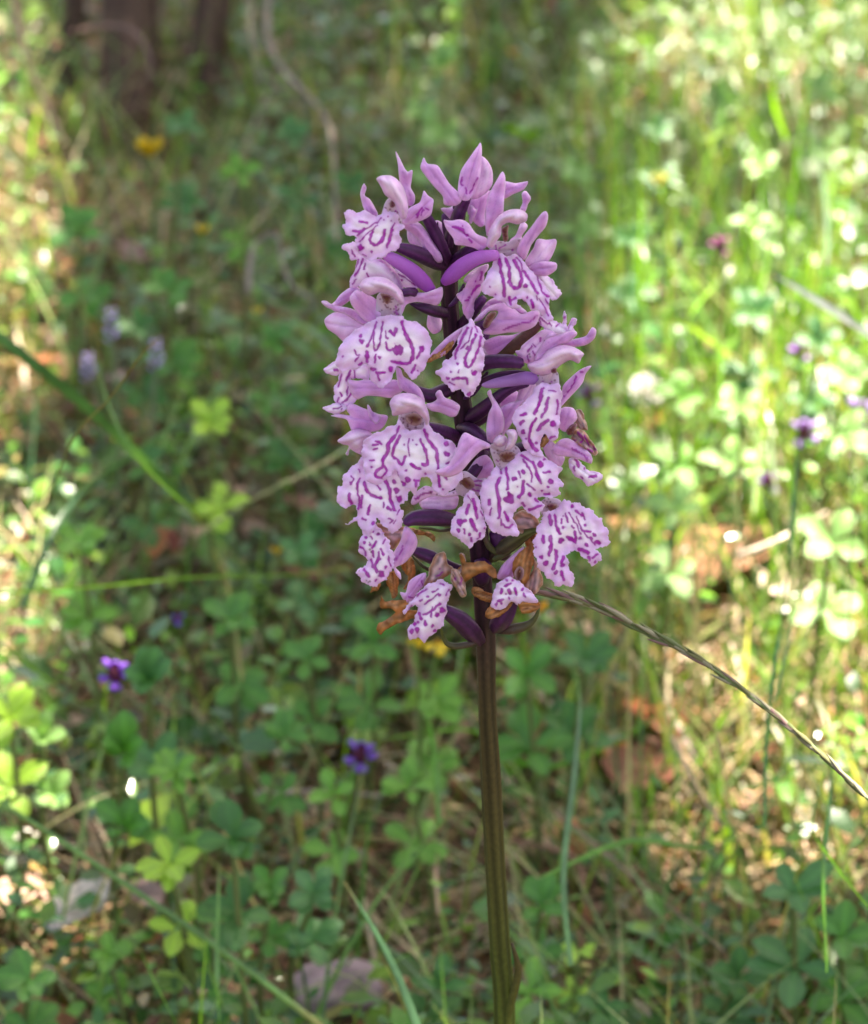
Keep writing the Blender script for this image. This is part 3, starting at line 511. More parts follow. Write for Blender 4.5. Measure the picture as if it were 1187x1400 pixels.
# --- R: bottom centre flower, drying at the edges
f = flower(5, [(720, 850, 34, 3), (780, 890, 52, 2), (850, 935, 62, 1), (920, 1010, 64, 0), (965, 1070, 44, -2)], 4)
ztube('bract', 5, [(708, 975, 9, 1), (718, 1030, 13), (745, 1085, 18), (800, 1105, 22), (870, 1098, 24), (930, 1080, 20), (965, 1050, 14, -2)], f, BL, 'green', 4)
o = p('petal', 5, [(303,768),(330,800),(400,798),(490,788),(490,840),(455,862),(545,868),(535,912),(480,925),(400,962),(332,990),(302,1028),(273,1000),(288,952),(350,918),(400,882),(370,852),(300,842)], 5, f, 'brown', bulge=1.4, rip=1); o['label'] = 'withered orange-brown petals'
o = p('petal', 5, [(770,620),(800,600),(850,560),(830,500),(845,478),(870,530),(902,540),(1000,533),(1062,570),(1087,640),(1062,645),(1000,602),(920,640),(850,675),(800,660)], 7, f, 'brown', bulge=1.4, rip=1); o['label'] = 'withered orange-brown petal curling over the stem'
p('hood', 5, [(590,700),(620,620),(642,540),(682,480),(722,468),(747,510),(752,550),(803,590),(745,630),(702,672),(622,700)], 6, f, 'mixed', [(5,(700,580),),(5,(680,630),),(6,(720,600),(690,625))], bulge=2)
p('sepal', 5, [(432,740),(470,742),(492,670),(542,630),(605,610),(592,692),(545,742),(522,792),(480,812),(450,782)], 6.5, f, 'sepal', [(9,(575,660),(585,690)),(9,(490,770),(515,775)),(5,(560,690),)])
p('petal', 5, [(780,588),(832,600),(862,670),(882,760),(852,772),(820,732),(780,672)], 9, f, 'mixed', [(9,(800,650),),(8,(845,640),(840,690))])
p('lip', 5, [(590,705),(640,680),(700,655),(765,680),(782,710),(752,800),(742,880),(720,962),(670,1012),(640,1032),(612,1060),(592,1077),(560,1052),(490,1052),(484,1000),(530,922),(550,852),(530,822),(482,870),(455,882),(452,860),(500,810),(540,760)],
  8.5, f, 'lip', [(12,(545,765),(580,735),(610,725)),(12,(565,800),(580,790)),(11,(600,820),(650,780),(690,750)),(10,(650,740),(690,720)),(10,(740,760),(760,720)),(16,(590,890),(640,870),(700,815)),(20,(712,858),),(17,(560,880),(575,920)),(22,(600,940),(605,960)),(18,(680,890),),(17,(548,995),),(17,(510,1003),),(14,(530,955),),(16,(648,975),(652,965)),(12,(668,1000),),(11,(480,865),(510,830)),(10,(700,680),(730,690)),(10,(640,905),(650,840)),(9,(620,770),),(8,(555,940),),(9,(700,760),)],
  bulge=1.8, frill=.7)

# --- S: bottom right flower, withering
f = flower(6, [(430, 740, 28, 1), (390, 820, 48, 1), (350, 890, 64, 1), (310, 950, 60, 0), (285, 985, 40, -2)], 5)
ztube('bract', 6, [(578, 845, 9), (562, 900, 15), (520, 950, 24), (450, 980, 36), (370, 995, 34), (290, 1000, 20, -3)], f, BL, 'green', 5)
ztube('flower_stalk', 6, [(200, 540, 60), (190, 620, 62), (200, 680, 40)], f, BL, 'ovary', 2)
p('sepal', 6, [(295,640),(330,560),(400,490),(475,435),(470,520),(420,600),(395,650),(330,655)], 5, f, 'sepal', bulge=2).data
o = p('hood', 6, [(430,495),(530,400),(545,470),(535,560),(505,650),(465,695),(420,645),(395,570)], 6, f, 'brown', bulge=1.8, rip=1); o['label'] = 'withered brown hood with a dark hollow'
p('throat', 6, [(415,600),(445,565),(475,590),(470,640),(440,670),(418,650)], 7.4, f, 'dark', bulge=-.5)
p('sepal', 6, [(535,500),(592,600),(602,680),(562,752),(515,742),(470,702),(520,622),(545,560)], 5, f, 'mixed', bulge=2)
p('petal', 6, [(125,718),(170,708),(240,748),(300,765),(262,805),(190,792),(138,762)], 6, f, 'brown')
p('petal', 6, [(255,815),(300,860),(350,835),(400,795),(380,850),(300,905),(245,922),(218,892)], 8, f, 'brown', bulge=1.2)
p('petal', 6, [(435,800),(500,770),(560,790),(588,830),(540,872),(470,882)], 8, f, 'brown', bulge=1.2)
p('lip', 6, [(288,700),(330,658),(380,638),(432,660),(482,700),(540,752),(572,800),(530,815),(470,800),(440,830),(400,802),(350,842),(300,862),(255,820)],
  9, f, 'lip', [(24,(375,725),(385,745)),(14,(330,720),(322,745)),(17,(415,715),(425,755)),(13,(475,750),(485,770)),(14,(385,680),(350,700)),(10,(465,720),),(14,(335,790),(300,800)),(12,(290,822),),(9,(360,660),),(8,(400,660),),(8,(355,750),),(9,(325,810),),(7,(380,780),)], bulge=1.6, frill=.5)
p('petal', 6, [(10,600),(45,590),(65,640),(90,760),(60,770),(25,710)], 6, f, 'mixed')
# upper dark stalk knot
ztube('flower_stalk', 5, [(1090, 330, 60), (1110, 420, 66), (1130, 500, 50)], f, BL, 'ovary', 1)
p('petal', 6, [(40,480),(75,490),(85,540),(60,610),(35,600),(62,540)], 6, f, 'mixed')
# sheathing leaf low on the stem
lf = ztube('sheath', 6, [(40, 2500, 6, 0), (60, 2600, 8)], orchid, BL, 'green', 1) if 0 else None
pts = [P(700, 1290, 2), P(708, 1320, 2), P(706, 1345, 2), P(698, 1375, 1.5), P(690, 1420, 1)]
tube('bract', pts, [.0002, .0005, .0006, .0006, .0003], M_STEM, orchid, BL, lin((70, 56, 30)), lin((84, 92, 36)), 10)

# more of the crowded middle: flowers on the far side of the spike and bracts between
f = flower(2, [(40, 560, 20, -3), (60, 640, 34, -3), (80, 720, 36, -3), (90, 790, 34, -3)], 0)
p('sepal', 2, [(-60,640),(-10,600),(40,640),(60,720),(20,780),(-40,740)], -4, f, 'pale')
f = flower(4, [(330, 80, 20, -4), (280, 160, 36, -4), (200, 240, 40, -4), (120, 300, 40, -4)], 0)
p('sepal', 4, [(300,120),(360,150),(420,140),(470,170),(440,225),(360,240),(300,220)], -3, f, 'lip', [(8,(340,170),(380,190)),(7,(400,160),(430,180)),(6,(330,200),(350,215))], frill=.6)
p('petal', 4, [(-60,-80),(-10,-60),(20,0),(10,60),(-40,80),(-80,20)], -2, f, 'pale')
f = flower(4, [(430, 560, 24, -4), (370, 600, 40, -4), (300, 640, 44, -4), (220, 690, 44, -4)], 0)
p('sepal', 4, [(400,500),(450,470),(530,470),(560,520),(500,580),(430,590)], -1, f, 'sepal')
p('sepal', 4, [(700,820),(760,800),(810,860),(850,920),(820,980),(740,930)], 2, f, 'pale')
f = flower(5, [(640, 60, 20, -3), (720, 40, 38, -3), (800, 30, 42, -3), (880, 20, 42, -3)], 0)
p('sepal', 5, [(560,130),(600,80),(680,60),(760,90),(800,150),(740,180),(660,185),(590,180)], -1, f, 'pale', specks=6)
f = flower(6, [(420, 300, 26, -3), (360, 380, 44, -3), (310, 440, 50, -3), (260, 500, 46, -4)], 1)
p('petal', 6, [(440,190),(500,180),(550,240),(570,330),(540,420),(500,430),(470,340),(430,270)], 2, f, 'brown')
for zz, q in ((1, [(905,840,6),(880,780,14),(868,700,15),(880,640,8),(884,610,3)]), (2, [(70,1180,8),(110,1150,18),(150,1090,17),(170,1030,8)]), (4, [(170,520,10),(230,480,22),(290,400,20),(330,340,9)]),
              (3, [(960,900,10),(930,850,18),(900,800,14),(880,770,6)]), (4, [(150,820,10),(110,860,20),(60,880,16),(20,880,7)]), (5, [(1090,480,14),(1040,440,22),(1010,380,18),(1000,320,8)]), (6, [(270,520,14),(310,500,26),(400,440,26),(480,380,20),(570,325,9)])):
    ztube('bract', zz, q, orchid, BL, 'green' if zz in (5, 6) else 'ovary', 2.5)

# ------------------------------------------------------------------ ground
def simplemat(name, stops, scale, detail=8, rough=.9, bump=.6, dist=.004):
    m, t, out = nodes(name); N = t.nodes.new; L = t.links.new
    tc = N('ShaderNodeTexCoord'); nz = N('ShaderNodeTexNoise'); nz.inputs['Scale'].default_value = scale; nz.inputs['Detail'].default_value = detail
    L(tc.outputs['Object'], nz.inputs['Vector']); cr_ = N('ShaderNodeValToRGB'); L(nz.outputs[0], cr_.inputs[0])
    el = cr_.color_ramp.elements
    while len(el) < len(stops): el.new(.5)
    for e, (p_, c) in zip(el, stops): e.position = p_; e.color = (*lin(c), 1)
    pr = N('ShaderNodeBsdfPrincipled'); pr.inputs['Roughness'].default_value = rough; L(cr_.outputs[0], pr.inputs['Base Color'])
    bp = N('ShaderNodeBump'); bp.inputs['Strength'].default_value = bump; bp.inputs['Distance'].default_value = dist
    n2 = N('ShaderNodeTexNoise'); n2.inputs['Scale'].default_value = scale * 6; n2.inputs['Detail'].default_value = 6; L(tc.outputs['Object'], n2.inputs['Vector'])
    L(n2.outputs[0], bp.inputs['Height']); L(bp.outputs[0], pr.inputs['Normal']); L(pr.outputs[0], out.inputs[0]); return m
M_SOIL = simplemat('mossy_soil', [(.3, (44, 34, 24)), (.45, (84, 66, 44)), (.55, (74, 78, 36)), (.7, (120, 92, 64))], 38)
def axis(lo, hi, dense_lo, dense_hi, st, grow=1.25):
    v = list(np.arange(dense_lo, dense_hi + st, st)); s = st
    while v[-1] < hi: s *= grow; v.append(v[-1] + s)
    s = st; w = [v[0]]
    while w[-1] > lo: s *= grow; w.append(w[-1] - s)
    return np.array(w[:0:-1] + v)
gx_, gy_ = axis(-60, 60, -.6, .6, .012), axis(-40, 90, -.2, 1.4, .012)
XX, YY = np.meshgrid(gx_, gy_); ZZ = hgt(XX, YY) + .0015 * np.sin(XX * 300 + 3 * np.sin(YY * 140)) * np.sin(YY * 260)
ZZ = np.where(YY > 12, ZZ[np.abs(gy_ - 12).argmin()].mean(), ZZ)
nx = len(gx_); ny = len(gy_); idx = np.arange(nx * ny).reshape(ny, nx)
F = np.stack([idx[:-1, :-1], idx[:-1, 1:], idx[1:, 1:], idx[1:, :-1]], -1).reshape(-1, 4)
ground = mesh('ground', np.stack([XX, YY, ZZ], -1).reshape(-1, 3), F, M_SOIL); tag(ground, kind='structure')

# light map of the wood: where gaps in the crown let the sun through
def blobs(px, py, L):
    s = np.zeros(np.shape(px))
    for x, y, rx, ry, a in L: s = np.maximum(s, a * np.exp(-((px - x) / rx) ** 2 - ((py - y) / ry) ** 2) * 1.3)
    return s
SUNNY = [(1080,860,210,280,1.2), (895,660,120,220,1.25), (1150,640,140,220,1), (1000,1040,160,170,.95), (1130,1180,90,100,.8), (1010,520,220,130,1.05), (1010,100,240,160,.8), (1160,320,120,170,.7), (900,350,110,90,.55),
         (600,100,90,80,.62), (0,280,100,270,1.4), (50,120,80,100,1.0), (0,860,105,220,1.3), (105,1250,90,70,1.3), (0,1290,90,110,1.2), (875,600,120,110,1.3), (845,490,70,140,.75), (60,1000,60,60,.7), (1160,1130,80,110,.62), (880,770,80,70,.85), (800,150,90,90,.5)]
DRYM = [(960,1080,260,190,1), (150,280,150,110,1), (1100,880,200,150,.8), (430,1150,90,70,.6), (100,1200,120,60,.9), (720,1180,90,120,.5), (460,1340,120,60,.9), (600,1150,80,90,.7), (880,1280,200,120,.6), (180,360,70,60,.9), (450,740,80,60,.5),(60,560,90,100,.7),(210,60,140,110,.7),(190,260,140,110,1.3),(108,1240,60,50,1.2),(462,1370,110,70,1.5),(738,1335,40,36,1.2),(560,1200,120,80,.6),(1060,1000,160,120,.8),(1090,810,70,50,1)]

# ------------------------------------------------------------------ scatter meshes
LU = np.array([(0,0,0),(-.24,.34,.05),(0,.34,0),(.24,.34,.05),(-.28,.68,.02),(0,.70,-.01),(.28,.68,.02),(0,1.05,-.08)])
LT = np.array([(0,2,1),(0,3,2),(1,2,5),(1,5,4),(2,3,6),(2,6,5),(4,5,7),(5,6,7)])
GU = np.array([(-.5,0,0),(.5,0,0),(-.45,.33,0),(.45,.33,0),(-.33,.66,0),(.33,.66,0),(0,1,0)])
def rotmats(yaw, pitch, roll):
    cy, sy, cp, sp_, c_, s_ = np.cos(yaw), np.sin(yaw), np.cos(pitch), np.sin(pitch), np.cos(roll), np.sin(roll); z = np.zeros_like(yaw); o = z + 1
    Rz = np.array([[cy, -sy, z], [sy, cy, z], [z, z, o]]).transpose(2, 0, 1)
    Rx = np.array([[o, z, z], [z, cp, -sp_], [z, sp_, cp]]).transpose(2, 0, 1)
    Ry = np.array([[c_, z, s_], [z, o, z], [-s_, z, c_]]).transpose(2, 0, 1)
    return Rz @ Rx @ Ry
def scatter_leaves(name, pos, size, width, yaw, pitch, roll, colors, mat):
    n = len(pos); M = rotmats(yaw, pitch, roll)
    U = LU[None] * np.stack([size * width, size, size], -1)[:, None, :]
    V = np.einsum('nij,nkj->nki', M, U) + pos[:, None]
    F = (LT[None] + (np.arange(n) * 8)[:, None, None]).reshape(-1, 3)
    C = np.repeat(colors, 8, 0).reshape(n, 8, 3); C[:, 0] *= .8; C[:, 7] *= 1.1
    return mesh(name, V.reshape(-1, 3), F, mat, None, C.reshape(-1, 3))
def scatter_blades(name, pos, L, W, yaw, lean, bend, colors, mat, segs=5):
    n = len(pos); k = segs + 1; t = np.linspace(0, 1, k)
    d = np.stack([np.cos(yaw), np.sin(yaw)], -1); pz = np.stack([-np.sin(yaw), np.cos(yaw)], -1)
    a = lean[:, None] + bend[:, None] * t[None]                     # angle from vertical
    st_ = L[:, None] / segs; dz = np.cos(a) * st_; dh = np.sin(a) * st_
    z = np.cumsum(dz, 1) - dz[:, :1]; h = np.cumsum(dh, 1) - dh[:, :1]
    c = np.stack([pos[:, None, 0] + d[:, None, 0] * h, pos[:, None, 1] + d[:, None, 1] * h, pos[:, None, 2] + z], -1)
    w = W[:, None] * (1 - t ** 1.8)[None] * .5 + W[:, None] * .04
    off = np.stack([pz[:, None, 0] * w, pz[:, None, 1] * w, 0 * w], -1)
    V = np.stack([c - off, c + off], 2).reshape(n, k * 2, 3)
    q = np.array([(2 * i, 2 * i + 1, 2 * i + 3, 2 * i + 2) for i in range(segs)])
    F = (q[None] + (np.arange(n) * k * 2)[:, None, None]).reshape(-1, 4)
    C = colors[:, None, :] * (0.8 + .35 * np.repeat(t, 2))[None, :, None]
    return mesh(name, V.reshape(-1, 3), F, mat, None, C.reshape(-1, 3))
def spread(n, wide=.5):
    """points thick in the clearing that is seen, thinner round it"""
    a = int(n * .8); b = n - a
    y1 = RNG.uniform(.02, 1.05, a); x1 = RNG.uniform(-1, 1, a) * (.10 + .19 * (y1 + .4))
    x2 = RNG.uniform(-1.1, 1.1, b); y2 = RNG.uniform(-.2, 2.2, b)
    x = np.r_[x1, x2]; y = np.r_[y1, y2]; z = hgt(x, y); px, py = pix(x, y, z); return x, y, z, px, py
def pick(cols, n, jit=.18):
    c = lin(np.array(cols))[RNG.integers(0, len(cols), n)]; return np.clip(c * RNG.lognormal(0, jit, (n, 1)) * RNG.normal(1, .06, (n, 3)), .004, .9)
def patchy(x, y, f, s): return np.sin(x * f + s) * np.sin(y * f * 1.1 + s * 2) + .6 * np.sin((x + y) * f * 2.3 + s) 
U = RNG.uniform
# litter: needles, straw bits
x, y, z, px, py = spread(42000); n = len(x)
o = scatter_blades('needle_litter', np.stack([x, y, z + U(0, .006, n)], 1), U(.008, .03, n), U(.0004, .0011, n), U(0, 6.28, n), U(1.25, 1.62, n), U(-.2, .3, n),
                   pick([(140,108,74),(160,130,94),(116,84,54),(96,72,46),(176,150,112),(140,88,56),(96,92,46)], n, .3), M_DRY, 2)
tag(o, 'brown needles and straw litter on the ground', kind='stuff')
# moss
x, y, z, px, py = spread(60000); m = (patchy(x, y, 19, 1) + U(-1, 1, len(x)) > -.6); x, y, z = x[m], y[m], z[m]; n = len(x)
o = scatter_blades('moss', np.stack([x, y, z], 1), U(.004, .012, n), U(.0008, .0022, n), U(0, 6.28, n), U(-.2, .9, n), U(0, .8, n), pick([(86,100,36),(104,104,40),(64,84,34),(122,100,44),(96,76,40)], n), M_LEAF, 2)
tag(o, 'olive moss covering the soil', kind='stuff')
# small leaf carpet
x, y, z, px, py = spread(52000); dry = blobs(px, py, DRYM)
m = U(0, 1, len(x)) > .20 + .8 * dry - .18 * patchy(x, y, 27, 4); m &= patchy(x, y, 33, 2.2) + U(-.7, .7, len(x)) > -.75
x, y, z, px, py = x[m], y[m], z[m], px[m], py[m]; n = len(x); hh = np.abs(RNG.normal(.012, .011, n)) + .003
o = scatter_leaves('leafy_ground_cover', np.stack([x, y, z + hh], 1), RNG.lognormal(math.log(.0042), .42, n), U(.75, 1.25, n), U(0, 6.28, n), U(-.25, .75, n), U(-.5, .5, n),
                   np.where((U(0, 1, n) < sm(600, 900, px) * sm(560, 300, py) * .85)[:, None], pick([(150,172,132),(132,156,112),(168,184,148)], n, .15), pick([(56,104,28),(74,118,30),(42,86,28),(92,130,34),(48,98,38),(104,134,40),(70,106,34),(100,92,44)], n, .28)), M_LEAF)  # silvery tones towards the upper right: glare on the leaves put into their colour
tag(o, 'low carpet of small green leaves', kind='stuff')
# fallen leaf scraps
x, y, z, px, py = spread(1600); n = len(x)
o = scatter_leaves('fallen_leaf_scraps', np.stack([x, y, z + U(.002, .009, n)], 1), RNG.lognormal(math.log(.009), .35, n), U(.8, 1.4, n), U(0, 6.28, n), U(-.3, .4, n), U(-.5, .5, n),
                   pick([(140,88,58),(164,120,92),(190,160,140),(120,70,52),(170,100,60)], n, .2), M_DRY)
tag(o, 'brown and pinkish scraps of fallen leaves', kind='stuff')
x, y, z, px, py = spread(4200); m = ~((px > 650) & (py < 450) & (U(0, 1, len(x)) < .75)); x, y, z = x[m], y[m], z[m]; n = len(x)
M_WAX = leafmat('waxy_leaf', .15, .9, .24, .1, 500, .1)
o = scatter_leaves('waxy_creeping_leaves', np.stack([x, y, z + np.abs(RNG.normal(.014, .012, n)) + .004], 1), RNG.lognormal(math.log(.0042), .4, n), U(.6, 1.0, n), U(0, 6.28, n), U(-.6, .6, n), U(-.6, .6, n),
                   pick([(60,100,36),(74,112,44),(84,120,56),(120,100,50)], n, .2), M_WAX)
tag(o, 'small waxy leaves that glint in the sun', kind='stuff')
# taller whorled greens in clumps
cx, cy, cz, px, py = spread(700); dry = blobs(px, py, DRYM); m = U(0, 1, 700) > .25 + .8 * dry; cx, cy, cz = cx[m], cy[m], cz[m]; nc = len(cx)
hgt_c = U(.015, .045, nc); k = 9; rep = np.repeat(np.arange(nc), k); n = len(rep)
ty = np.tile(np.arange(k), nc) * 2.4 + U(-.3, .3, n); lvl = np.tile(np.linspace(.45, 1, k), nc)
o = scatter_leaves('whorled_undergrowth', np.stack([cx[rep], cy[rep], cz[rep] + hgt_c[rep] * lvl], 1), U(.0048, .0085, nc)[rep] * U(.8, 1.15, n), U(.75, 1, nc)[rep], ty, U(.1, .6, n), U(-.2, .2, n),
                   np.repeat(pick([(60,114,34),(78,130,38),(46,98,38),(44,92,36),(98,142,44)], nc, .15), k, 0) * U(.85, 1.15, (n, 1)), M_LEAF)
tag(o, 'small bushy green seedlings between the grasses', kind='stuff')
# grass
x, y, z, px, py = spread(17000); m = U(0, 1, len(x)) < .30 + .65 * (px > 740) + .2 * (py < 400); x, y, z, px, py = x[m], y[m], z[m], px[m], py[m]; n = len(x)
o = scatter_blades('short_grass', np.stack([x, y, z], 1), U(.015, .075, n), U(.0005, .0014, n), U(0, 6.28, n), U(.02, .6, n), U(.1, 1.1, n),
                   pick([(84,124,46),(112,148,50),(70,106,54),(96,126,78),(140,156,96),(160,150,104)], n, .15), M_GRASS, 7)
tag(o, 'thin green grass growing among the leaves', kind='stuff')
x, y, z, px, py = spread(16000); m = (px > 760) & (px < 1400) & (U(0, 1, len(x)) < (.12 + .30 * sm(280, 480, py)) * sm(740, 880, px) * (1 - .8 * np.clip(blobs(px, py, DRYM), 0, 1))) & (py < 1100); x, y, z = x[m], y[m], z[m]; n = len(x)
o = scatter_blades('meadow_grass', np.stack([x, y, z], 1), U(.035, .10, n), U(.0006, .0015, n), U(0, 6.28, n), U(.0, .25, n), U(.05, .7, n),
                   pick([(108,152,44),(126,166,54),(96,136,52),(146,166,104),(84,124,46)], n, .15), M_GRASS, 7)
tag(o, 'upright bright green grass in the sunny side of the clearing', kind='stuff')
x, y, z, px, py = spread(10000); dry = blobs(px, py, DRYM); m = U(0, 1, len(x)) < .18 + .8 * dry; x, y, z = x[m], y[m], z[m]; n = len(x)
o = scatter_blades('dry_grass', np.stack([x, y, z + .003], 1), U(.015, .048, n), U(.0005, .0016, n), U(0, 6.28, n), U(.6, 1.5, n), U(-.3, .6, n),
                   pick([(160,136,100),(180,156,124),(140,110,78),(156,124,98),(190,172,144)], n, .2), M_DRY, 4)
tag(o, 'matted pale dry grass', kind='stuff')
# rough heath beyond the clearing, thinner
x = U(-6, 6, 9000); y = 1.2 + 9 * U(0, 1, 9000) ** 1.5; z = hgt(x, y); n = len(x)
o = scatter_leaves('distant_undergrowth', np.stack([x, y, z + U(.01, .12, n)], 1), U(.02, .05, n), U(.5, 1, n), U(0, 6.28, n), U(-.3, .8, n), U(-.5, .5, n),
                   pick([(78,112,54),(94,124,58),(70,98,50),(120,110,60)], n, .22), M_LEAF)
tag(o, 'rough green undergrowth further into the wood', kind='stuff')

# ------------------------------------------------------------------ placed plants
def leaf_mesh(col, aspect=.55, name='leaf'):
    """obovate leaf of unit length with midrib fold, 5 stations, slight arch"""
    ys = [0, .12, .35, .6, .82, .95, 1]; ws = [.05, .13, .32, .5, .40, .20, .02]; V = []; C = []
    for yy, w in zip(ys, ws):
        for s in (-1, -.5, 0, .5, 1):
            V.append((s * w * aspect * 1.6, yy, .10 * abs(s) * w + .10 * math.sin(yy * 2.6) - .12 * yy * yy)); C.append(np.clip(lin(col) * (1.25 if s == 0 else 1.0 - .12 * (abs(s) == .5)), 0, 1))
    F = [(i * 5 + j, i * 5 + j + 1, (i + 1) * 5 + j + 1, (i + 1) * 5 + j) for i in range(6) for j in range(4)]
    o = mesh(name, V, F, M_LEAF, None, np.array(C)); me = o.data; bpy.data.objects.remove(o); return me
LM = {}
def lm(col, aspect):
    k = (col, aspect)
    if k not in LM: LM[k] = leaf_mesh(col, aspect)
    return LM[k]
def stem_tube(parent, a, b, r, col, name='stem', bow=0.004):
    a, b = Vector(a), Vector(b); mid = (a + b) / 2 + Vector((random.uniform(-1, 1) * bow, random.uniform(-1, 1) * bow, 0))
    o = tube(name, [a, mid, b], [r, r * .9, r * .7], M_STEM, parent, np.array(parent.location), lin(col), lin(col), 6, step=.004); return o
def plant(px, py, h, lpx, n, col, label, aspect=.55, up=.35, tiers=2, group='leafy seedlings on the forest floor', cat='seedling'):
    h = h * 1.15 + .008; lpx = lpx * .9; n = n + 5; top = G(px, py, h); ft = Vector((top.x + random.uniform(-.006, .006), top.y + random.uniform(-.004, .008), 0)); ft.z = float(hgt(ft.x, ft.y))
    r = empty('leafy_plant', ft); tag(r, label, cat, group)
    dist = (top - CAM).length; L = lpx * PX * dist / D0
    stem_tube(r, ft, top, .0007, (96, 104, 56))
    yaw0 = random.uniform(0, 6.28)
    for i in range(n):
        o = bpy.data.objects.new('leaf', lm(col, aspect)); COL.objects.link(o); o.parent = r
        tier = i % tiers; o.location = (top - ft) * (1 - .28 * tier) + Vector((0, 0, .0005 * (i % 3)))
        s = L * random.uniform(.8, 1.12) * (1 + .12 * tier); o.scale = (s, s, s)
        e = Matrix.Rotation(yaw0 + i * 2.4 + .1 * tier + random.uniform(-.2, .2), 3, 'Z') @ Matrix.Rotation(random.uniform(-.2, .2), 3, 'Y') @ Matrix.Rotation(up + random.uniform(-.15, .3) - .2 * tier, 3, 'X')
        o.rotation_euler = (Matrix.Rotation(R(32), 3, 'X') @ e).to_euler()
    return r
YG, MG, DG, LG, BG_, GG = (150, 186, 58), (74, 130, 44), (58, 110, 42), (132, 170, 96), (70, 120, 62), (100, 152, 50)  # LG carries the pale sheen of lit leaves in its colour
PL = [(290,580,.060,42,9,YG,'bright yellow-green whorled seedling standing alone at mid-left'),
 (110,745,.050,40,7,GG,'pale green seedling above the sunlit ground at the left edge'),
 (240,1060,.045,46,8,GG,'light green seedling directly above the yellow-green five-leaved one'),
 (232,1188,.040,50,6,YG,'yellow-green five-leaved seedling beside the pale dead leaf'),
 (318,1150,.045,58,9,DG,'dark green broad-leaved plant right of the yellow-green seedling'),
 (318,850,.045,46,8,MG,'mid green whorled plant right of the small blue flower'),
 (170,1030,.050,56,6,MG,'green plant with pointed leaves under the purple selfheal at left'),
 (205,935,.055,62,4,BG_,'green plant with one tall pointed leaf right of the left selfheal'),
 (15,985,.045,56,8,YG,'sunlit yellow-green plant at the left edge'),
 (60,1015,.035,40,7,LG,'small pale plant between the left edge and the pointed-leaved plant'),
 (430,1225,.030,46,9,BG_,'rounded bluish green plant above the grey stone'),
 (370,1215,.030,38,7,MG,'low green plant left of the bluish green rounded one'),
 (300,1265,.020,40,6,MG,'low green plant under the long pale grass stalk at lower left'),
 (40,1345,.030,48,9,MG,'leafy green clump in the bottom left corner'),
 (150,1310,.022,38,7,GG,'low light green plant between the corner clump and the pale dead leaf'),
 (720,925,.050,60,8,MG,'broad green plant behind the stem just right of it'),
 (800,905,.050,56,7,DG,'dark green plant below the seed stalk tip'),
 (600,960,.045,50,7,GG,'green plant behind the stem just left of it'),
 (510,880,.045,50,8,MG,'green plant behind the lowest orchid flower'),
 (420,905,.040,44,7,MG,'green plant left of the yellow cow-wheat flowers'),
 (390,1010,.035,40,7,MG,'green plant left of the central selfheal'),
 (560,1080,.035,44,7,GG,'green plant right of the central selfheal'),
 (455,1090,.035,40,7,GG,'round-leaved green plant under the central selfheal'),
 (740,1240,.030,46,8,MG,'green plant beside the lower orchid stem on its right'),
 (792,1305,.025,30,3,YG,'tiny yellow-green seedling with round leaves at the bottom right of the stem'),
 (725,1360,.025,50,6,GG,'light green plant touching the stem at the bottom edge'),
 (600,1355,.020,46,7,DG,'dark green plant left of the stem at the bottom edge'),
 (820,1385,.020,44,7,DG,'broad dark plant at the bottom edge right of the stem'),
 (1085,1225,.045,66,5,BG_,'big-leaved grey-green plant at the lower right'),
 (1150,1285,.035,54,5,MG,'broad-leaved plant right of the big grey-green one'),
 (1010,1340,.025,48,7,DG,'dark leafy plant at the bottom below the big-leaved one'),
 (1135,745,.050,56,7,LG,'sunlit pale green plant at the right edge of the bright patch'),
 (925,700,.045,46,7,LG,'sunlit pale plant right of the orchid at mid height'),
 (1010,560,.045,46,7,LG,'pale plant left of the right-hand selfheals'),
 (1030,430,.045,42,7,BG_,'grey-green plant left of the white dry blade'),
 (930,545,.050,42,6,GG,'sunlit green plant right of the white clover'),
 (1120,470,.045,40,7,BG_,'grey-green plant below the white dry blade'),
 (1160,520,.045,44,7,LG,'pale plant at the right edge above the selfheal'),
 (235,400,.055,44,8,MG,'green whorled plant above the bright yellow-green seedling'),
 (190,450,.050,36,7,DG,'dark green plant beside the violet flower spikes'),
 (110,315,.055,40,8,MG,'green plant below the left trunks beside the bright gap'),
 (250,175,.060,34,8,BG_,'bluish green plant right of the yellow flower near the trunks'),
 (330,240,.055,34,8,GG,'light green plant right of the yellow flower and lower down'),
 (400,190,.050,34,8,BG_,'bluish green plant under the bare twig at the upper left'),
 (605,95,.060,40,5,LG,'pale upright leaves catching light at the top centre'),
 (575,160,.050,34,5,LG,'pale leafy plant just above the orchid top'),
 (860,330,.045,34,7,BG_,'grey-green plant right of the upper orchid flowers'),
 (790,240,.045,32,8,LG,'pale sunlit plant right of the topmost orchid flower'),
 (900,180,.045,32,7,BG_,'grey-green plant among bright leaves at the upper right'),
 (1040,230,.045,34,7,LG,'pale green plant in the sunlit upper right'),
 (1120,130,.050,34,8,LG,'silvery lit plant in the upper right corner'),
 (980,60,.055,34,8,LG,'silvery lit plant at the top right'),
 (480,260,.045,32,7,DG,'dark green plant left of the top orchid petals'),
 (395,560,.040,36,7,DG,'dark green plant left of the middle orchid flowers'),
 (375,470,.045,34,6,MG,'green plant under the small yellow flower left of the orchid'),
 (200,640,.040,40,6,DG,'dark green plant under the broad grass leaf at left'),
 (410,760,.035,40,6,BG_,'bluish green plant under the pale seed head left of the orchid'),
]
for a in PL: plant(*a[:6], a[6], aspect=.42 if 'pointed' in a[6] or 'upright' in a[6] else random.choice([.34, .40]), up=.8 if 'upright' in a[6] or 'pointed' in a[6] else .35)

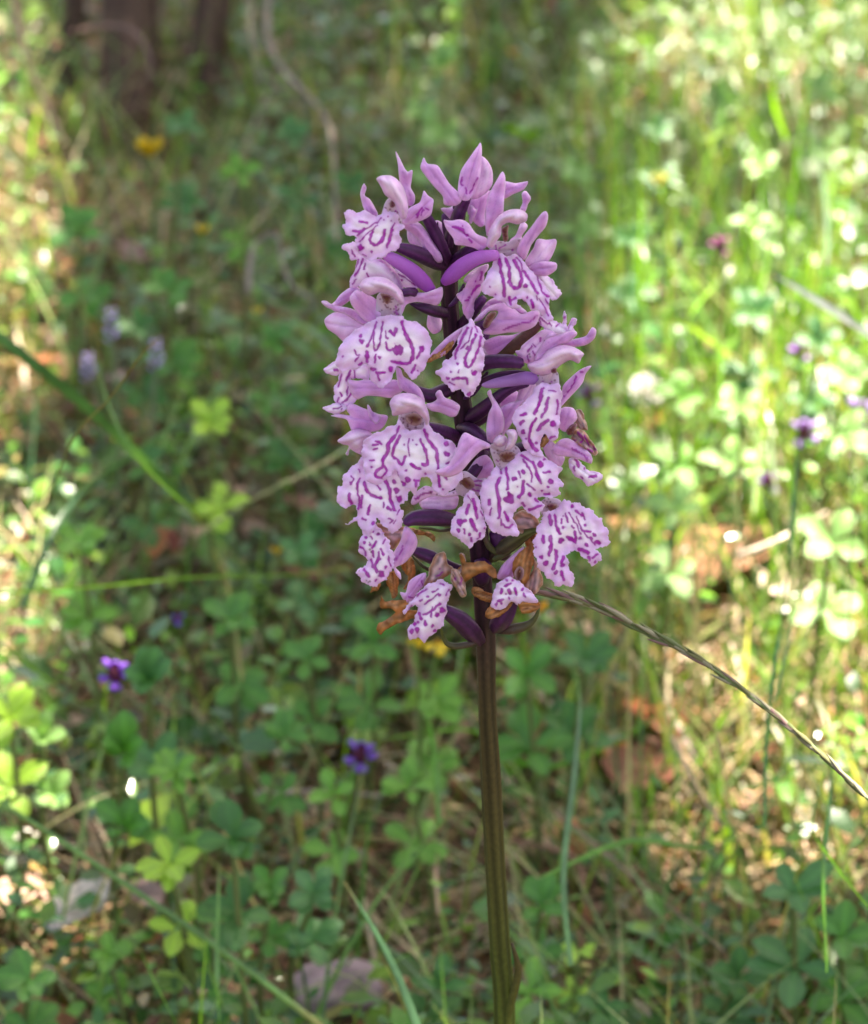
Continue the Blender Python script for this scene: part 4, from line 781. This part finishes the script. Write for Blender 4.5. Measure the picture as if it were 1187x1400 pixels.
def blade(pts, w, col, label, mat=None, cat='grass', name='grass_shoot', col2=None, group=None, taper=(.5, 1, .15)):
    """pts (px, py, Y): a folded ribbon through space, w millimetres wide"""
    w *= .78; P3 = np.array([list(Q(a, b, yy)) for a, b, yy in pts]) * 1000; S = cr(P3, 4); n = len(S); T = np.gradient(S, axis=0); T /= np.linalg.norm(T, axis=1)[:, None]
    view = S - np.array(CAM) * 1000; view /= np.linalg.norm(view, axis=1)[:, None]; side = np.cross(T, view + np.array([.25, 0, .35])); side /= np.linalg.norm(side, axis=1)[:, None]
    nrm = np.cross(side, T); u = np.linspace(0, 1, n); ww = np.interp(u, [0, .4, 1], [t * w / 2 for t in taper])[:, None]
    V = np.stack([S - side * ww + nrm * ww * .35, S, S + side * ww + nrm * ww * .35], 1).reshape(-1, 3) / 1000
    c0 = lin(col); c1 = lin(col2 or col); C = (c0 * (1 - u[:, None]) + c1 * u[:, None]) * (.86 + .14 * np.sin(u * 9 + w * 5) + .1 * np.sin(u * 31))[:, None]; k3 = (sm(.86, 1, u) * .7)[:, None]; C = C * (1 - k3) + lin((150, 128, 84)) * k3; C = np.stack([C, C * 1.25, C], 1).reshape(-1, 3)
    F = [(3 * i + j, 3 * i + j + 1, 3 * i + j + 4, 3 * i + j + 3) for i in range(n - 1) for j in range(2)]
    o = mesh(name, V, F, mat or M_GRASS, None, np.clip(C, 0, 1), loc=V[0]); tag(o, label, cat, group); return o
GB = 'single grass blades'; B1, B2, B3, WH = (78, 128, 84), (126, 176, 50), (104, 150, 70), (214, 214, 204)
blade([(-10,455,.22),(60,510,.22),(125,565,.23),(200,635,.25),(275,712,.28)], 4.0, (70,106,70), 'broad bluish green grass leaf slanting down from the left edge', group=GB, taper=(.8,1,.7))
blade([(300,730,.21),(200,640,.19),(150,560,.20),(120,440,.24),(95,380,.3)], 1.0, (74,106,56), 'thin green blade crossing the broad slanting leaf', group=GB)
blade([(30,830,.22),(90,700,.24),(200,610,.28),(330,520,.32)], 2.0, (66,104,64), 'dull green blade rising right from the left edge', group=GB, taper=(1,1,.3))
blade([(40,700,.3),(45,600,.34),(60,470,.40),(140,390,.45),(230,360,.5)], 3.0, (84,134,90), 'arching grey-green blade at the far left', group=GB)
blade([(-10,812,.16),(120,803,.18),(260,790,.2),(400,786,.21),(480,775,.22)], .8, (110,146,60), 'hair-thin green stalk lying level at left', group=GB, taper=(1,1,.6))
blade([(-10,1092,.13),(60,1135,.12),(150,1195,.11),(260,1270,.10),(350,1335,.09),(440,1405,.08)], 1.5, (104,136,84), 'long pale grass stalk slanting across the lower left', group=GB, taper=(.8,1,1.1))
blade([(575,1420,.05),(545,1340,.06),(510,1270,.07),(470,1205,.08)], 2.0, (70,104,70), 'blue-green blade at the bottom left of the stem', group=GB, taper=(1.1,1,.1))
blade([(300,1400,.06),(296,1330,.08),(300,1180,.10)], 1.6, B3, 'upright blade crossing the long pale stalk', group=GB)
blade([(240,1400,.05),(205,1330,.08),(175,1260,.12)], 1.2, B3, 'short green blade in the lower left', group=GB)
blade([(0,880,.2),(45,915,.2),(80,940,.21)], 2.0, (110,150,80), 'short green blade at the left edge under the bright patch', group=GB)
blade([(130,940,.3),(200,900,.3),(260,840,.32)], 1.4, (110,150,80), 'pale blade under the left selfheal', group=GB)
blade([(780,1320,.08),(770,1200,.09),(785,1060,.11),(792,960,.13),(786,900,.15)], 1.6, (96,130,90), 'pale blue-green upright blade right of the stem', group=GB, taper=(.8,1,.3))
blade([(600,1130,.14),(590,1020,.17),(575,940,.2),(560,880,.22)], 2.6, (90,146,60), 'wide green blade just left of the stem', group=GB, taper=(.6,1,.5))
blade([(660,1010,.2),(740,1050,.2),(830,1020,.22),(930,960,.25)], 2.2, (92,150,60), 'green blade passing behind the stem to the right', group=GB)
blade([(700,1060,.22),(650,1000,.2),(560,1005,.2),(500,1015,.2)], 1.6, (110,160,70), 'green blade beside the central selfheal', group=GB)
blade([(690,1035,.25),(760,990,.26),(860,950,.28)], 1.5, (112,150,96), 'thin pale blade crossing behind the stem', group=GB)
blade([(330,990,.3),(370,965,.3),(440,930,.33)], 1.8, (110,160,100), 'short pale green blade at centre left', group=GB)
blade([(1045,1130,.08),(1048,1010,.10),(1062,880,.12),(1078,760,.16),(1090,600,.2),(1100,450,.28)], 1.5, (64,124,48), 'long dark green blade standing through the seed stalk at right', group=GB)
blade([(1060,960,.1),(1080,860,.12),(1100,740,.16),(1080,640,.2)], 1.2, B3, 'narrow green blade beside the long dark one', group=GB)
blade([(1090,760,.2),(1082,700,.22),(1076,630,.25),(1060,560,.28)], 2.4, (140,196,30), 'vivid yellow-green sunlit blade at right', group=GB)
blade([(1030,700,.3),(1036,600,.33),(1040,540,.36),(1042,480,.38)], 2.4, (176,200,140), 'bleached pale upright blade in the sunny patch', group=GB)
blade([(1060,680,.3),(1052,600,.33),(1062,540,.36)], 2.8, (190,206,180), 'silvery blade right of the bleached one', group=GB)
blade([(1040,600,.34),(1020,500,.38),(1060,300,.45),(1075,150,.55)], 1.4, (120,170,60), 'tall thin blade rising through the right side', group=GB)
blade([(1075,190,.5),(1060,150,.5),(1055,110,.5)], 2.2, (140,190,50), 'short bright yellow-green blade at the upper right', group=GB)
blade([(1130,360,.4),(1128,280,.42),(1115,200,.45),(1105,150,.47)], 2.6, (150,180,140), 'pale curved blade at the upper right edge', group=GB)
blade([(960,195,.5),(985,180,.5),(1015,170,.5)], 2.6, (180,204,130), 'short light blade lying at the upper right', group=GB)
blade([(1195,462,.25),(1130,420,.27),(1090,395,.28),(1055,375,.3)], 2.4, WH, 'white dry blade entering at the right edge', M_DRY, group=GB, taper=(.9,1,.3))
blade([(835,600,.2),(828,520,.24),(812,455,.28),(818,400,.3)], 2.6, (150,190,110), 'pale green blade right of the upper orchid flowers', group=GB, taper=(.7,1,.4))
blade([(860,700,.2),(852,560,.26),(850,440,.32),(856,350,.38)], 1.5, (134,184,40), 'yellow-green upright blade right of the orchid', group=GB)
blade([(835,450,.35),(880,430,.35),(940,445,.35),(1000,490,.36)], 2.0, (136,164,84), 'arching yellow-green blade right of the orchid', group=GB, taper=(.6,1,.6))
blade([(960,560,.32),(950,500,.34),(940,440,.36),(985,380,.4)], 1.6, (134,184,50), 'slanting yellow-green blade over the arching one', group=GB)
blade([(890,420,.4),(888,380,.42),(892,330,.44)], 2.2, (140,190,50), 'short upright yellow-green blade in the middle right', group=GB)
blade([(980,570,.3),(985,500,.32),(975,420,.35),(990,340,.4)], 1.5, (120,176,50), 'thin sunlit blade left of the bleached one', group=GB)
blade([(1160,900,.12),(1165,700,.18),(1172,500,.26),(1187,380,.3)], 1.3, (100,150,60), 'thin blade standing at the right edge', group=GB)
blade([(1130,1330,.04),(1125,1200,.07),(1135,1050,.1),(1120,930,.14)], 1.3, (88,140,50), 'thin green blade at the lower right', group=GB)
blade([(1195,1250,.04),(1140,1180,.06),(1110,1120,.08),(1150,1000,.1)], 1.0, (110,156,60), 'fine blade crossing the lower right corner', group=GB)
blade([(870,1010,.2),(880,900,.24),(870,800,.27),(900,720,.3)], 1.4, (120,176,60), 'green blade below the big lower right lip', group=GB)
blade([(740,1200,.1),(860,1150,.12),(960,1160,.12),(1020,1140,.14)], 1.6, (100,140,80), 'dull green blade lying right of the lower stem', group=GB)
blade([(1000,340,.5),(1010,240,.55),(990,120,.6),(1000,20,.65)], 1.6, (130,160,110), 'soft grey-green stem at the top right', group=GB)
blade([(640,340,.3),(600,300,.32),(480,180,.45),(400,90,.55)], 1.0, (120,120,80), 'thin olive stalk behind the orchid top', group=GB)
blade([(345,420,.4),(350,340,.45),(300,270,.5),(240,220,.55)], 1.0, (100,124,60), 'thin stalk under the yellow flower at upper left', group=GB)
blade([(430,340,.3),(400,250,.36),(385,200,.4),(350,170,.45)], 1.4, (120,120,84), 'olive grass stem curving left of the orchid top', group=GB)
blade([(320,1100,.22),(310,1060,.23),(318,990,.26)], 1.8, (190,160,140), 'pinkish straw standing at lower centre-left', M_DRY, group=GB)
blade([(600,1250,.14),(595,1190,.15),(600,1150,.17)], 1.4, (200,160,130), 'short pale straw left of the lower stem', M_DRY, group=GB)
blade([(395,1200,.2),(410,1130,.22),(412,1080,.24)], 1.6, (168,112,62), 'rusty dry blade left of the stem', M_DRY, group=GB)
blade([(430,1210,.2),(436,1150,.21),(455,1110,.22)], 1.6, (176,104,60), 'orange-brown dry blade beside the rusty one', M_DRY, group=GB)

def seed_head(pts, w, n, cols, label, sl=2.4, group=None, y_spread=1.0, name='grass_stalk', flip=1):
    """stalk and spikelets, pts (px, py, Y) from foot to tip; spikelets on the last part"""
    P3 = np.array([list(Q(a, b, yy)) for a, b, yy in pts]); root = empty(name, P3[0]); tag(root, label, 'grass stalk', group)
    S = cr(P3 * 1000, 2) / 1000
    tube('stalk', [Vector(q) for q in P3], [w * .001 * s for s in np.linspace(1, .5, len(P3))], M_STEM, root, P3[0], lin(cols[0]), lin(cols[1]), 8, step=.003)
    T = np.gradient(S, axis=0); T /= np.linalg.norm(T, axis=1)[:, None]
    base = []
    for ang in np.linspace(0, 2 * np.pi, 5, endpoint=False): base.append(ang)
    metas = []
    for v in range(4):
        V = []; F = []
        for i, (yy, rr) in enumerate([(0, .03), (.2, .11), (.5, .14), (.8, .08), (1.0, .01)]):
            for a in base: V.append((rr * math.cos(a), yy, rr * math.sin(a) * .8 + .03 * math.sin(yy * 3)))
        for i in range(4):
            for j in range(5): F.append((i * 5 + j, i * 5 + (j + 1) % 5, (i + 1) * 5 + (j + 1) % 5, (i + 1) * 5 + j))
        tmp = mesh('spikelet', V, F, M_STEM, None, np.clip(np.tile(lin(cols[2 + v % (len(cols) - 2)]), (len(V), 1)), 0, 1)); metas.append(tmp.data); bpy.data.objects.remove(tmp)
    i0 = int(len(S) * y_spread)
    for k in range(n):
        f = (k + .5) / n
        if math.sin(f * 61) + math.sin(f * 23 + 1) < -1.0: continue
        i = int(i0 + f * (len(S) - 1 - i0)); o = bpy.data.objects.new('spikelet', metas[(k * 7 // 3) % 4]); COL.objects.link(o); o.parent = root
        t = Vector(T[i]); q = t.to_track_quat('Y', 'Z').to_matrix().to_4x4(); s = sl * .001 * random.uniform(.75, 1.2)
        side = (-1) ** k
        o.matrix_basis = Matrix.Translation(Vector(S[i]) - Vector(P3[0])) @ q @ Matrix.Rotation(side * random.uniform(-.02, .16), 4, 'Z') @ Matrix.Rotation(random.uniform(-.15, .15), 4, 'X') \
            @ Matrix.Translation((side * .00012, 0, 0)) @ Matrix.Diagonal((s * random.uniform(.45, .8), s * random.uniform(.8, 1.3), s * .6, 1))
    return root
seed_head([(1260,1160,-.02),(1187,1092,-.012),(1100,1010,-.004),(1030,955,0),(960,905,0),(890,868,0),(820,832,0),(770,818,0),(738,812,0)], .27, 120,
          [(100,124,70),(104,112,68),(112,110,72),(124,94,90),(140,134,108),(92,102,60)], 'purple-green seed stalk of grass crossing sharply from the lower right to the orchid', 4.8, y_spread=.17)
seed_head([(560,560,.34),(480,610,.28),(430,640,.26),(370,670,.25),(310,705,.25),(262,742,.25)], .3, 26, [(140,150,96),(150,150,100),(160,160,110),(176,166,124),(140,150,90)], 'pale drooping grass seed head left of the orchid', 4.0, y_spread=.35)
seed_head([(60,700,.16),(100,600,.13),(150,545,.11),(190,490,.10),(216,464,.09)], .25, 26, [(120,130,60),(120,110,50),(136,112,50),(120,90,44)], 'small brown seed head pointing up over the broad slanting leaf', 2.4, y_spread=.5)

# ------------------------------------------------------------------ small flowers
def ell(name, c, r, col, parent, mat, seg=8, rot=None, bump=0):
    V = []; F = []; rings = 6
    for i in range(rings + 1):
        th = math.pi * i / rings
        for j in range(seg):
            a = 2 * math.pi * j / seg; b = 1 + bump * math.sin(j * 2.1 + i * 1.7); v = Vector((r[0] * math.sin(th) * math.cos(a) * b, r[1] * math.sin(th) * math.sin(a) * b, -r[2] * math.cos(th)))
            if rot: v = rot @ v
            V.append(v + Vector(c))
    for i in range(rings):
        for j in range(seg): F.append((i * seg + j, i * seg + (j + 1) % seg, (i + 1) * seg + (j + 1) % seg, (i + 1) * seg + j))
    C = np.tile(lin(col), (len(V), 1)) * RNG.uniform(.85, 1.15, (len(V), 1))
    return mesh(name, [tuple(v) for v in V], F, mat, parent, np.clip(C, 0, 1))
def foot(px, py, h):
    t = G(px, py, h); return t, Vector((t.x, t.y + .004, float(hgt(t.x, t.y))))
def petal_cup(name, parent, c, dirv, L, W, col):
    """one small hooded floret: curved petal with thickness"""
    q = dirv.to_track_quat('Y', 'Z').to_matrix(); V = []; F = []; ys = [0, .3, .6, .85, 1]; ws = [.25, .5, 1, .9, .3]
    for yy, w in zip(ys, ws):
        for s in (-1, -.5, 0, .5, 1): V.append(Vector(c) + q @ Vector((s * w * W / 2, yy * L, (1 - s * s) * w * W * .4 + yy * yy * L * .25)))
    for i in range(4):
        for j in range(4): F.append((i * 5 + j, i * 5 + j + 1, i * 5 + j + 6, i * 5 + j + 5))
    o = mesh(name, [tuple(v) for v in V], F, M_BLOOM, parent, np.tile(lin(col), (len(V), 1)) * RNG.uniform(.85, 1.15, (len(V), 1)))
    sd = o.modifiers.new('thickness', 'SOLIDIFY'); sd.thickness = L * .08; return o
def selfheal(px, py, h, spx, col, label, n=5, core=(120, 56, 80)):
    t, f = foot(px, py, h); r = empty('selfheal', f); tag(r, label, 'wildflower', 'selfheal flowers'); s = spx * PX * (t - CAM).length / D0
    stem_tube(r, f, t, .0006, (90, 90, 50)); c = t - f
    ell('calyx', c, (s * .24, s * .24, s * .34), core, r, M_BLOOM, 9, bump=.15)
    for i in range(n):
        a = i * 6.283 / n + .5; d = Vector((math.cos(a), -.45, math.sin(a) * .9 + .15)).normalized()
        petal_cup('floret', r, c + d * s * .14 + Vector((0, 0, s * .12 * math.sin(i * 4))), d, s * .38, s * .42, col)
for a in [(158,920,.055,46,(150,96,206),'deep violet selfheal at the left with a dark centre',6),
          (494,1031,.045,48,(158,112,214),'violet selfheal left of the orchid stem and below the others',6),
          (244,846,.045,24,(130,110,214),'tiny blue-violet flower right of and above the left selfheal',3),
          (1100,590,.044,44,(216,184,240),'lilac selfheal in the sunny grass left of the edge one',5),
          (1176,565,.044,48,(214,184,240),'lilac selfheal cut by the right edge',6),
          (1050,658,.044,36,(166,120,196),'small pale selfheal nearest the bleached blades',4),
          (1094,478,.044,34,(214,170,238),'small purple selfheal under the white dry blade',4),
          (984,335,.044,32,(200,120,176),'pink flower in the upper right meadow',4),
          (806,538,.045,38,(176,130,190),'pinkish flower touching the right side of the spike',4),
          (1152,482,.044,18,(140,120,190),'very small lilac flower at the right edge',3)]: selfheal(*a)
def spike(px, py, h, hp, label):
    t, f = foot(px, py - hp / 2, h); r = empty('violet_flower_spike', f); tag(r, label, 'wildflower', 'pale violet flower spikes'); s = PX * (t - CAM).length / D0
    stem_tube(r, f, t, .0007, (100, 110, 80)); c = t - f
    for i in range(13):
        a = i * 2.4; z_ = -i * hp * s / 13; d = Vector((math.cos(a), math.sin(a), .4)).normalized(); petal_cup('floret', r, c + Vector((0, 0, z_)) + d * s * 2, d, s * 12 * (.6 + i * .04), s * 9, (172, 160, 204))
spike(152, 452, .075, 50, 'pale violet flower spike, uppermost of the three at left'); spike(213, 492, .07, 46, 'pale violet flower spike under the small brown seed head'); spike(120, 508, .06, 40, 'faint violet flower spike, leftmost and lowest')
# white clover
t, f = foot(883, 537, .028); r = empty('white_clover', f); tag(r, 'round white clover head right of the orchid', 'clover'); s = PX * (t - CAM).length / D0; stem_tube(r, f, t, .0007, (96, 120, 60))
for i in range(44):
    zz = 1 - 1.7 * (i + .5) / 44; a = i * 2.4; rr = math.sqrt(max(0, 1 - zz * zz)); d = Vector((rr * math.cos(a), rr * math.sin(a), zz)).normalized(); petal_cup('floret', r, (t - f) + d * s * 9, d, s * 17, s * 9, (246, 242, 238))
ell('flower_core', t - f, (s * 9, s * 9, s * 8), (200, 180, 170), r, M_BLOOM)
def yellow(px, py, h, spx, n, label, col=(226, 196, 40), down=False, cat='yellow flower'):
    t, f = foot(px, py, h); r = empty('yellow_flower', f); tag(r, label, cat, 'small yellow flowers'); s = spx * PX * (t - CAM).length / D0; stem_tube(r, f, t, .0005, (100, 120, 60))
    for i in range(n):
        a = i * 6.283 / n + .8; d = Vector((math.cos(a), math.sin(a) * .7, -1.2 if down else .55)).normalized(); petal_cup('petal', r, t - f, d, s * .55, s * .42, col)
    ell('flower_centre', t - f, (s * .12,) * 3, (196, 150, 40), r, M_BLOOM, 6)
yellow(205, 211, .07, 46, 5, 'largest yellow flower in front of the dark trunks at upper left'); yellow(277, 319, .06, 24, 4, 'small yellow flower below the largest one')
yellow(352, 428, .05, 18, 4, 'tiny yellow flower left of the orchid spike'); yellow(378, 757, .04, 20, 4, 'tiny yellow flower under the pale seed head')
yellow(570, 872, .075, 26, 3, 'yellow cow-wheat bloom hanging under the lowest spotted lip', down=True); yellow(598, 878, .075, 38, 3, 'yellow and white cow-wheat bloom beside the stem', (236, 210, 70), True)
yellow(738, 836, .07, 28, 3, 'yellow bloom half hidden behind the right withered flower', (236, 180, 40)); yellow(900, 252, .05, 30, 4, 'pale yellow flower in the upper right meadow', (226, 210, 120))
yellow(868, 86, .05, 24, 4, 'orange-yellow flower near the top right of centre', (224, 176, 60)); yellow(702, 76, .05, 20, 4, 'small orange-yellow flower near the top centre', (216, 160, 60))

# ------------------------------------------------------------------ dead leaves, stones, twigs
def dead_leaf(px, py, lpx, asp, col, label, yaw, h=.012, tilt=.25):
    p0 = G(px, py, h); L = lpx * PX * (p0 - CAM).length / D0; V = []; C = []; ns, nw = 12, 8; sd = random.uniform(0, 9)
    for i in range(ns):
        u = i / (ns - 1); w = math.sin(math.pi * min(1, u * .96 + .02)) ** .7 * asp / 2
        for j in range(nw):
            s = j / (nw - 1) * 2 - 1; V.append(((s * w + .03 * math.sin(u * 9 + sd)) * L, (u - .5) * L, (.16 * abs(s) ** 1.5 * w * 2 + .05 * math.sin(u * 6 + sd) + .03 * math.sin(s * 5 + u * 8)) * L)); C.append(lin(col) * (1 + .25 * math.sin(u * 30 + s * 4) * .5 - .25 * (abs(s) < .15)))
    F = [(i * nw + j, i * nw + j + 1, (i + 1) * nw + j + 1, (i + 1) * nw + j) for i in range(ns - 1) for j in range(nw - 1)]
    o = mesh('dead_leaf', V, F, M_DRY, None, np.clip(np.array(C), 0, 1)); o.location = p0; o.rotation_euler = (tilt, random.uniform(-.2, .2), yaw)
    sm_ = o.modifiers.new('thickness', 'SOLIDIFY'); sm_.thickness = .0003; tag(o, label, 'dead leaf', 'dead leaves on the ground')
dead_leaf(108, 1238, 105, .7, (214, 200, 190), 'pale greyish dead leaf catching sun at the lower left', -.9, .022, .35)
dead_leaf(200, 1222, 60, .7, (150, 122, 116), 'dull brown dead leaf right of the pale one', .6)
dead_leaf(215, 742, 46, .5, (176, 110, 60), 'orange-brown dead leaf under the broad slanting blade', -.2, .03, .7)
dead_leaf(237, 738, 34, .5, (146, 76, 56), 'small red dead leaf touching the orange one', .2, .03, .7)
dead_leaf(272, 730, 40, .6, (186, 148, 120), 'tan dead leaf at the tip of the pale seed head', 1.2, .025)
dead_leaf(180, 345, 48, .6, (184, 142, 140), 'pinkish dead leaf on the brown moss', .4, .012)
dead_leaf(410, 690, 60, .6, (150, 100, 90), 'reddish brown dead leaf left of the middle flowers', 1.0, .008)
dead_leaf(1060, 800, 60, .8, (214, 186, 172), 'pale pink dead leaf in the sunlit patch', .3, .015)
dead_leaf(1120, 815, 50, .7, (226, 206, 196), 'whitish dead leaf right of the pale pink one', -.6, .015)
dead_leaf(915, 1020, 60, .5, (160, 110, 90), 'brown dead leaf under the seed stalk', 1.4, .008)
dead_leaf(1010, 1225, 60, .5, (150, 92, 70), 'red-brown dead leaf left of the big-leaved plant', .2, .008)
dead_leaf(890, 1330, 60, .5, (156, 84, 60), 'rusty dead leaf at the bottom right of the stem', 1.1, .006)
dead_leaf(740, 1010, 50, .5, (146, 92, 66), 'brown dead leaf close to the stem on its right', .1, .012)
def stone(px, py, lpx, col, label, flat=.4, yaw=0):
    p0 = G(px, py, .012); s = lpx * .5 * PX * (p0 - CAM).length / D0; import bmesh
    bm = bmesh.new(); bmesh.ops.create_icosphere(bm, subdivisions=3, radius=1)
    for v in bm.verts:
        c = v.co.copy(); k = 1 + .18 * math.sin(c.x * 3 + 1 + yaw) * math.cos(c.y * 4) + .08 * math.sin(c.z * 7 + c.x * 5) + .03 * math.sin(c.x * 19 + c.y * 23); v.co = Vector((c.x * k * s, c.y * k * s * .75, c.z * k * s * flat))
    me = bpy.data.meshes.new('stone'); bm.to_mesh(me); bm.free(); me.polygons.foreach_set('use_smooth', [True] * len(me.polygons))
    a = me.color_attributes.new('Col', 'FLOAT_COLOR', 'POINT'); cc = np.ones((len(me.vertices), 4)); cc[:, :3] = lin(col); a.data.foreach_set('color', cc.ravel()); me.materials.append(M_STONE)
    o = bpy.data.objects.new('stone', me); COL.objects.link(o); o.location = p0; o.rotation_euler = (.1, .05, yaw); tag(o, label, 'stone', 'stones on the forest floor')
stone(462, 1352, 130, (150, 128, 132), 'large pinkish grey stone at the bottom left of the stem', .55, .3)
stone(738, 1335, 56, (140, 132, 146), 'small bluish grey stone just right of the stem at the bottom', .5, 1.1)
stone(250, 1245, 46, (130, 112, 112), 'small grey stone right of the pale dead leaf', .5, 2)
def twig(pts, w, col, label, forks=(), cat='twig', name='twig', taper=.45):
    P3 = [Q(a, b, c) for a, b, c in pts]; root = empty(name, P3[0]); tag(root, label, cat, 'bare twigs'); pl = np.array(P3[0])
    tube('branch', P3, list(np.linspace(w, w * taper, len(P3)) * .0005 * (1 + RNG.uniform(-.12, .12, len(P3)))), M_BARK, root, pl, lin(col), lin(col) * .9, 8, step=.004)
    for fk in forks:
        F3 = [Q(a, b, c) for a, b, c in fk]; tube('side_branch', F3, list(np.linspace(w * .6, w * .25, len(F3)) * .0005), M_BARK, root, pl, lin(col), lin(col), 6, step=.004)
def gy(px, py, up=.0): return G(px, py, up).y
twig([(10,-40,.70),(22,20,.68),(40,90,.64),(62,140,.60),(90,200,.56)], 3, (54,42,34), 'dark bowed branch at the top left beside the bright gap', [[(40,90,.64),(90,60,.62),(120,20,.6)]])
twig([(100,45,.62),(150,36,.6),(185,45,.58),(203,75,.56),(205,110,.55)], 1.7, (110,86,80), 'pinkish grey hooked twig in front of the dark trunks')
twig([(345,-20,.7),(342,50,.68),(352,90,.66),(360,170,.62)], 1.8, (120,108,96), 'pale upright twig at the top left of centre', [[(352,90,.66),(390,130,.6),(430,150,.55)]])
twig([(368,-20,.62),(366,50,.6),(390,100,.57),(430,140,.53),(452,180,.5),(458,270,.46),(460,330,.42)], 2.0, (130,116,106), 'long pale curving twig left of the orchid top')
twig([(340,400,.36),(342,360,.38),(352,330,.4),(378,322,.4),(385,355,.38),(400,390,.35),(430,410,.33)], 1.7, (118,106,98), 'grey hooked twig left of the upper orchid flowers')
twig([(0,1185,.2),(60,1160,.2),(130,1145,.21),(170,1125,.22),(200,1100,.23)], 2.6, (150,136,120), 'grey forked twig above the pale dead leaf', [[(60,1160,.2),(90,1190,.19),(120,1190,.185)]])
twig([(350,1085,.21),(430,1082,.21),(520,1088,.21)], 1.4, (170,150,140), 'thin pale twig lying level under the central selfheal')
twig([(760,1110,.19),(820,1160,.17),(880,1210,.15),(990,1300,.12)], 1.0, (130,112,90), 'thin straw-coloured twig slanting in the dry grass at lower right')
twig([(920,1010,.2),(955,1080,.17),(990,1130,.15)], 1.2, (150,128,104), 'pale twig in the dry grass under the seed stalk')
twig([(600,1110,.2),(650,1140,.19),(780,1170,.18),(800,1240,.16)], 1.3, (140,104,84), 'brown twig crossing behind the stem low down')
twig([(700,-20,.8),(730,10,.78),(770,60,.74)], 3.4, (84,66,58), 'dark slanting twig at the top centre')
twig([(530,-30,.84),(545,20,.8),(540,80,.76)], 3.6, (80,62,54), 'dark short stem at the top centre-left')
twig([(1010,760,.28),(1060,740,.28),(1130,700,.3)], 1.6, (200,180,160), 'bleached twig in the sunlit patch')

# ------------------------------------------------------------------ trees: trunks seen at the upper left, unseen crown overhead, its gaps cut to place the sun patches
def trunk_pts(px, y0, lean, H, n=7):
    a = Q(px, 120, y0); fx = a.x; fz = float(hgt(fx, y0)); return [Vector((fx + lean[0] * (i / n) ** 1.2 * H + .008 * math.sin(i * 2.3 + px), y0 + lean[1] * (i / n) * H, fz - .01 + H * i / n)) for i in range(n + 1)]
def crown(name, root, cx, cy, rx, ry, z0, z1, n, size, prob, label=None):
    a = U(0, 6.28, n); r_ = np.sqrt(U(0, 1, n)); x = cx + rx * r_ * np.cos(a); y = cy + ry * r_ * np.sin(a); z = U(z0, z1, n)
    keep = prob(x, y, z); x, y, z = x[keep], y[keep], z[keep]; n = len(x)
    o = scatter_leaves(name, np.stack([x, y, z], 1), RNG.uniform(size * .7, size * 1.3, n), U(1.0, 1.3, n), U(0, 6.28, n), U(-.7, .7, n), U(-.6, .6, n), pick([(84,118,52),(100,132,56),(72,104,50)], n, .2), M_LEAF)
    o.parent = root; o.matrix_parent_inverse = Matrix.Translation(-Vector(root.location)); return o
def shade_keep(x, y, z):
    # follow the sun ray down to the ground; gaps in the crown where the clearing is sunlit
    gz = 0.01; t = (z - gz) / SUN.z; gx2, gy2 = x - SUN.x * t, y - SUN.y * t; px, py = pix(gx2, gy2, gz)
    vis = gy2 > -.1
    s = blobs(px, py, SUNNY) + .16 * np.sin(px / 31 + np.sin(py / 23) * 2) * np.sin(py / 27 + 1) + .10 * np.sin(px / 13 + 2) * np.sin(py / 11)
    far = (px < -150) | (px > 1400) | (py > 1600) | (py < -150)
    s = np.where(far, .30 + .25 * patchy(gx2, gy2, 9, 1), s)
    keep = s < .5
    # the orchid itself stands in shade
    t2 = (y - 0) / SUN.y; ox, oz = x - SUN.x * t2, z - SUN.z * t2
    keep |= (np.abs(ox) < .035) & (oz > .08) & (oz < .26)
    return keep
tk = [(160, .66, (.03, .5), 1.5, .0075), (205, .68, (.05, .4), 1.4, .005), (246, .67, (.10, .45), 1.5, .0038), (300, .72, (.12, .3), 1.5, .006), (118, .70, (-.03, .4), 1.3, .004)]
tl = ['thickest brown trunk base at the upper left', 'thin dark trunk just right of the thickest one', 'slender leaning stem, third from the left among the trunks', 'dark stem furthest right and back among the trunks', 'narrow stem left of the thickest trunk']
mainroot = None
for (px_, y0, ln, H, rd), lb in zip(tk, tl):
    pts = trunk_pts(px_, y0, ln, H); root = empty('shrub_tree', pts[0]); tag(root, lb, 'tree', 'stems of the trees at the upper left')
    tube('trunk', pts, list(np.linspace(rd, rd * .5, len(pts)) * RNG.uniform(.92, 1.08, len(pts))), M_BARK, root, np.array(pts[0]), lin((84, 64, 54)), lin((84, 66, 56)), 12, 5, step=.02)
    if mainroot is None:
        mainroot = root
        for k in range(7):
            a = pts[3 + k % 4]; b = Vector((random.uniform(-.1, 1.3), random.uniform(.9, 2.0), 1.45)); tube('limb', [a, (a + b) / 2 + Vector((0, 0, .12)), b], [.008, .005, .002], M_BARK, root, np.array(pts[0]), lin((98, 66, 56)), lin((84, 62, 54)), 7, step=.03)
        CZ = 1.35; sx, sy = SUN.x / SUN.z * CZ, SUN.y / SUN.z * CZ
        c1 = crown('crown', root, sx, sy + .40, .80, .95, CZ - .18, CZ + .18, 95000, .017, shade_keep)
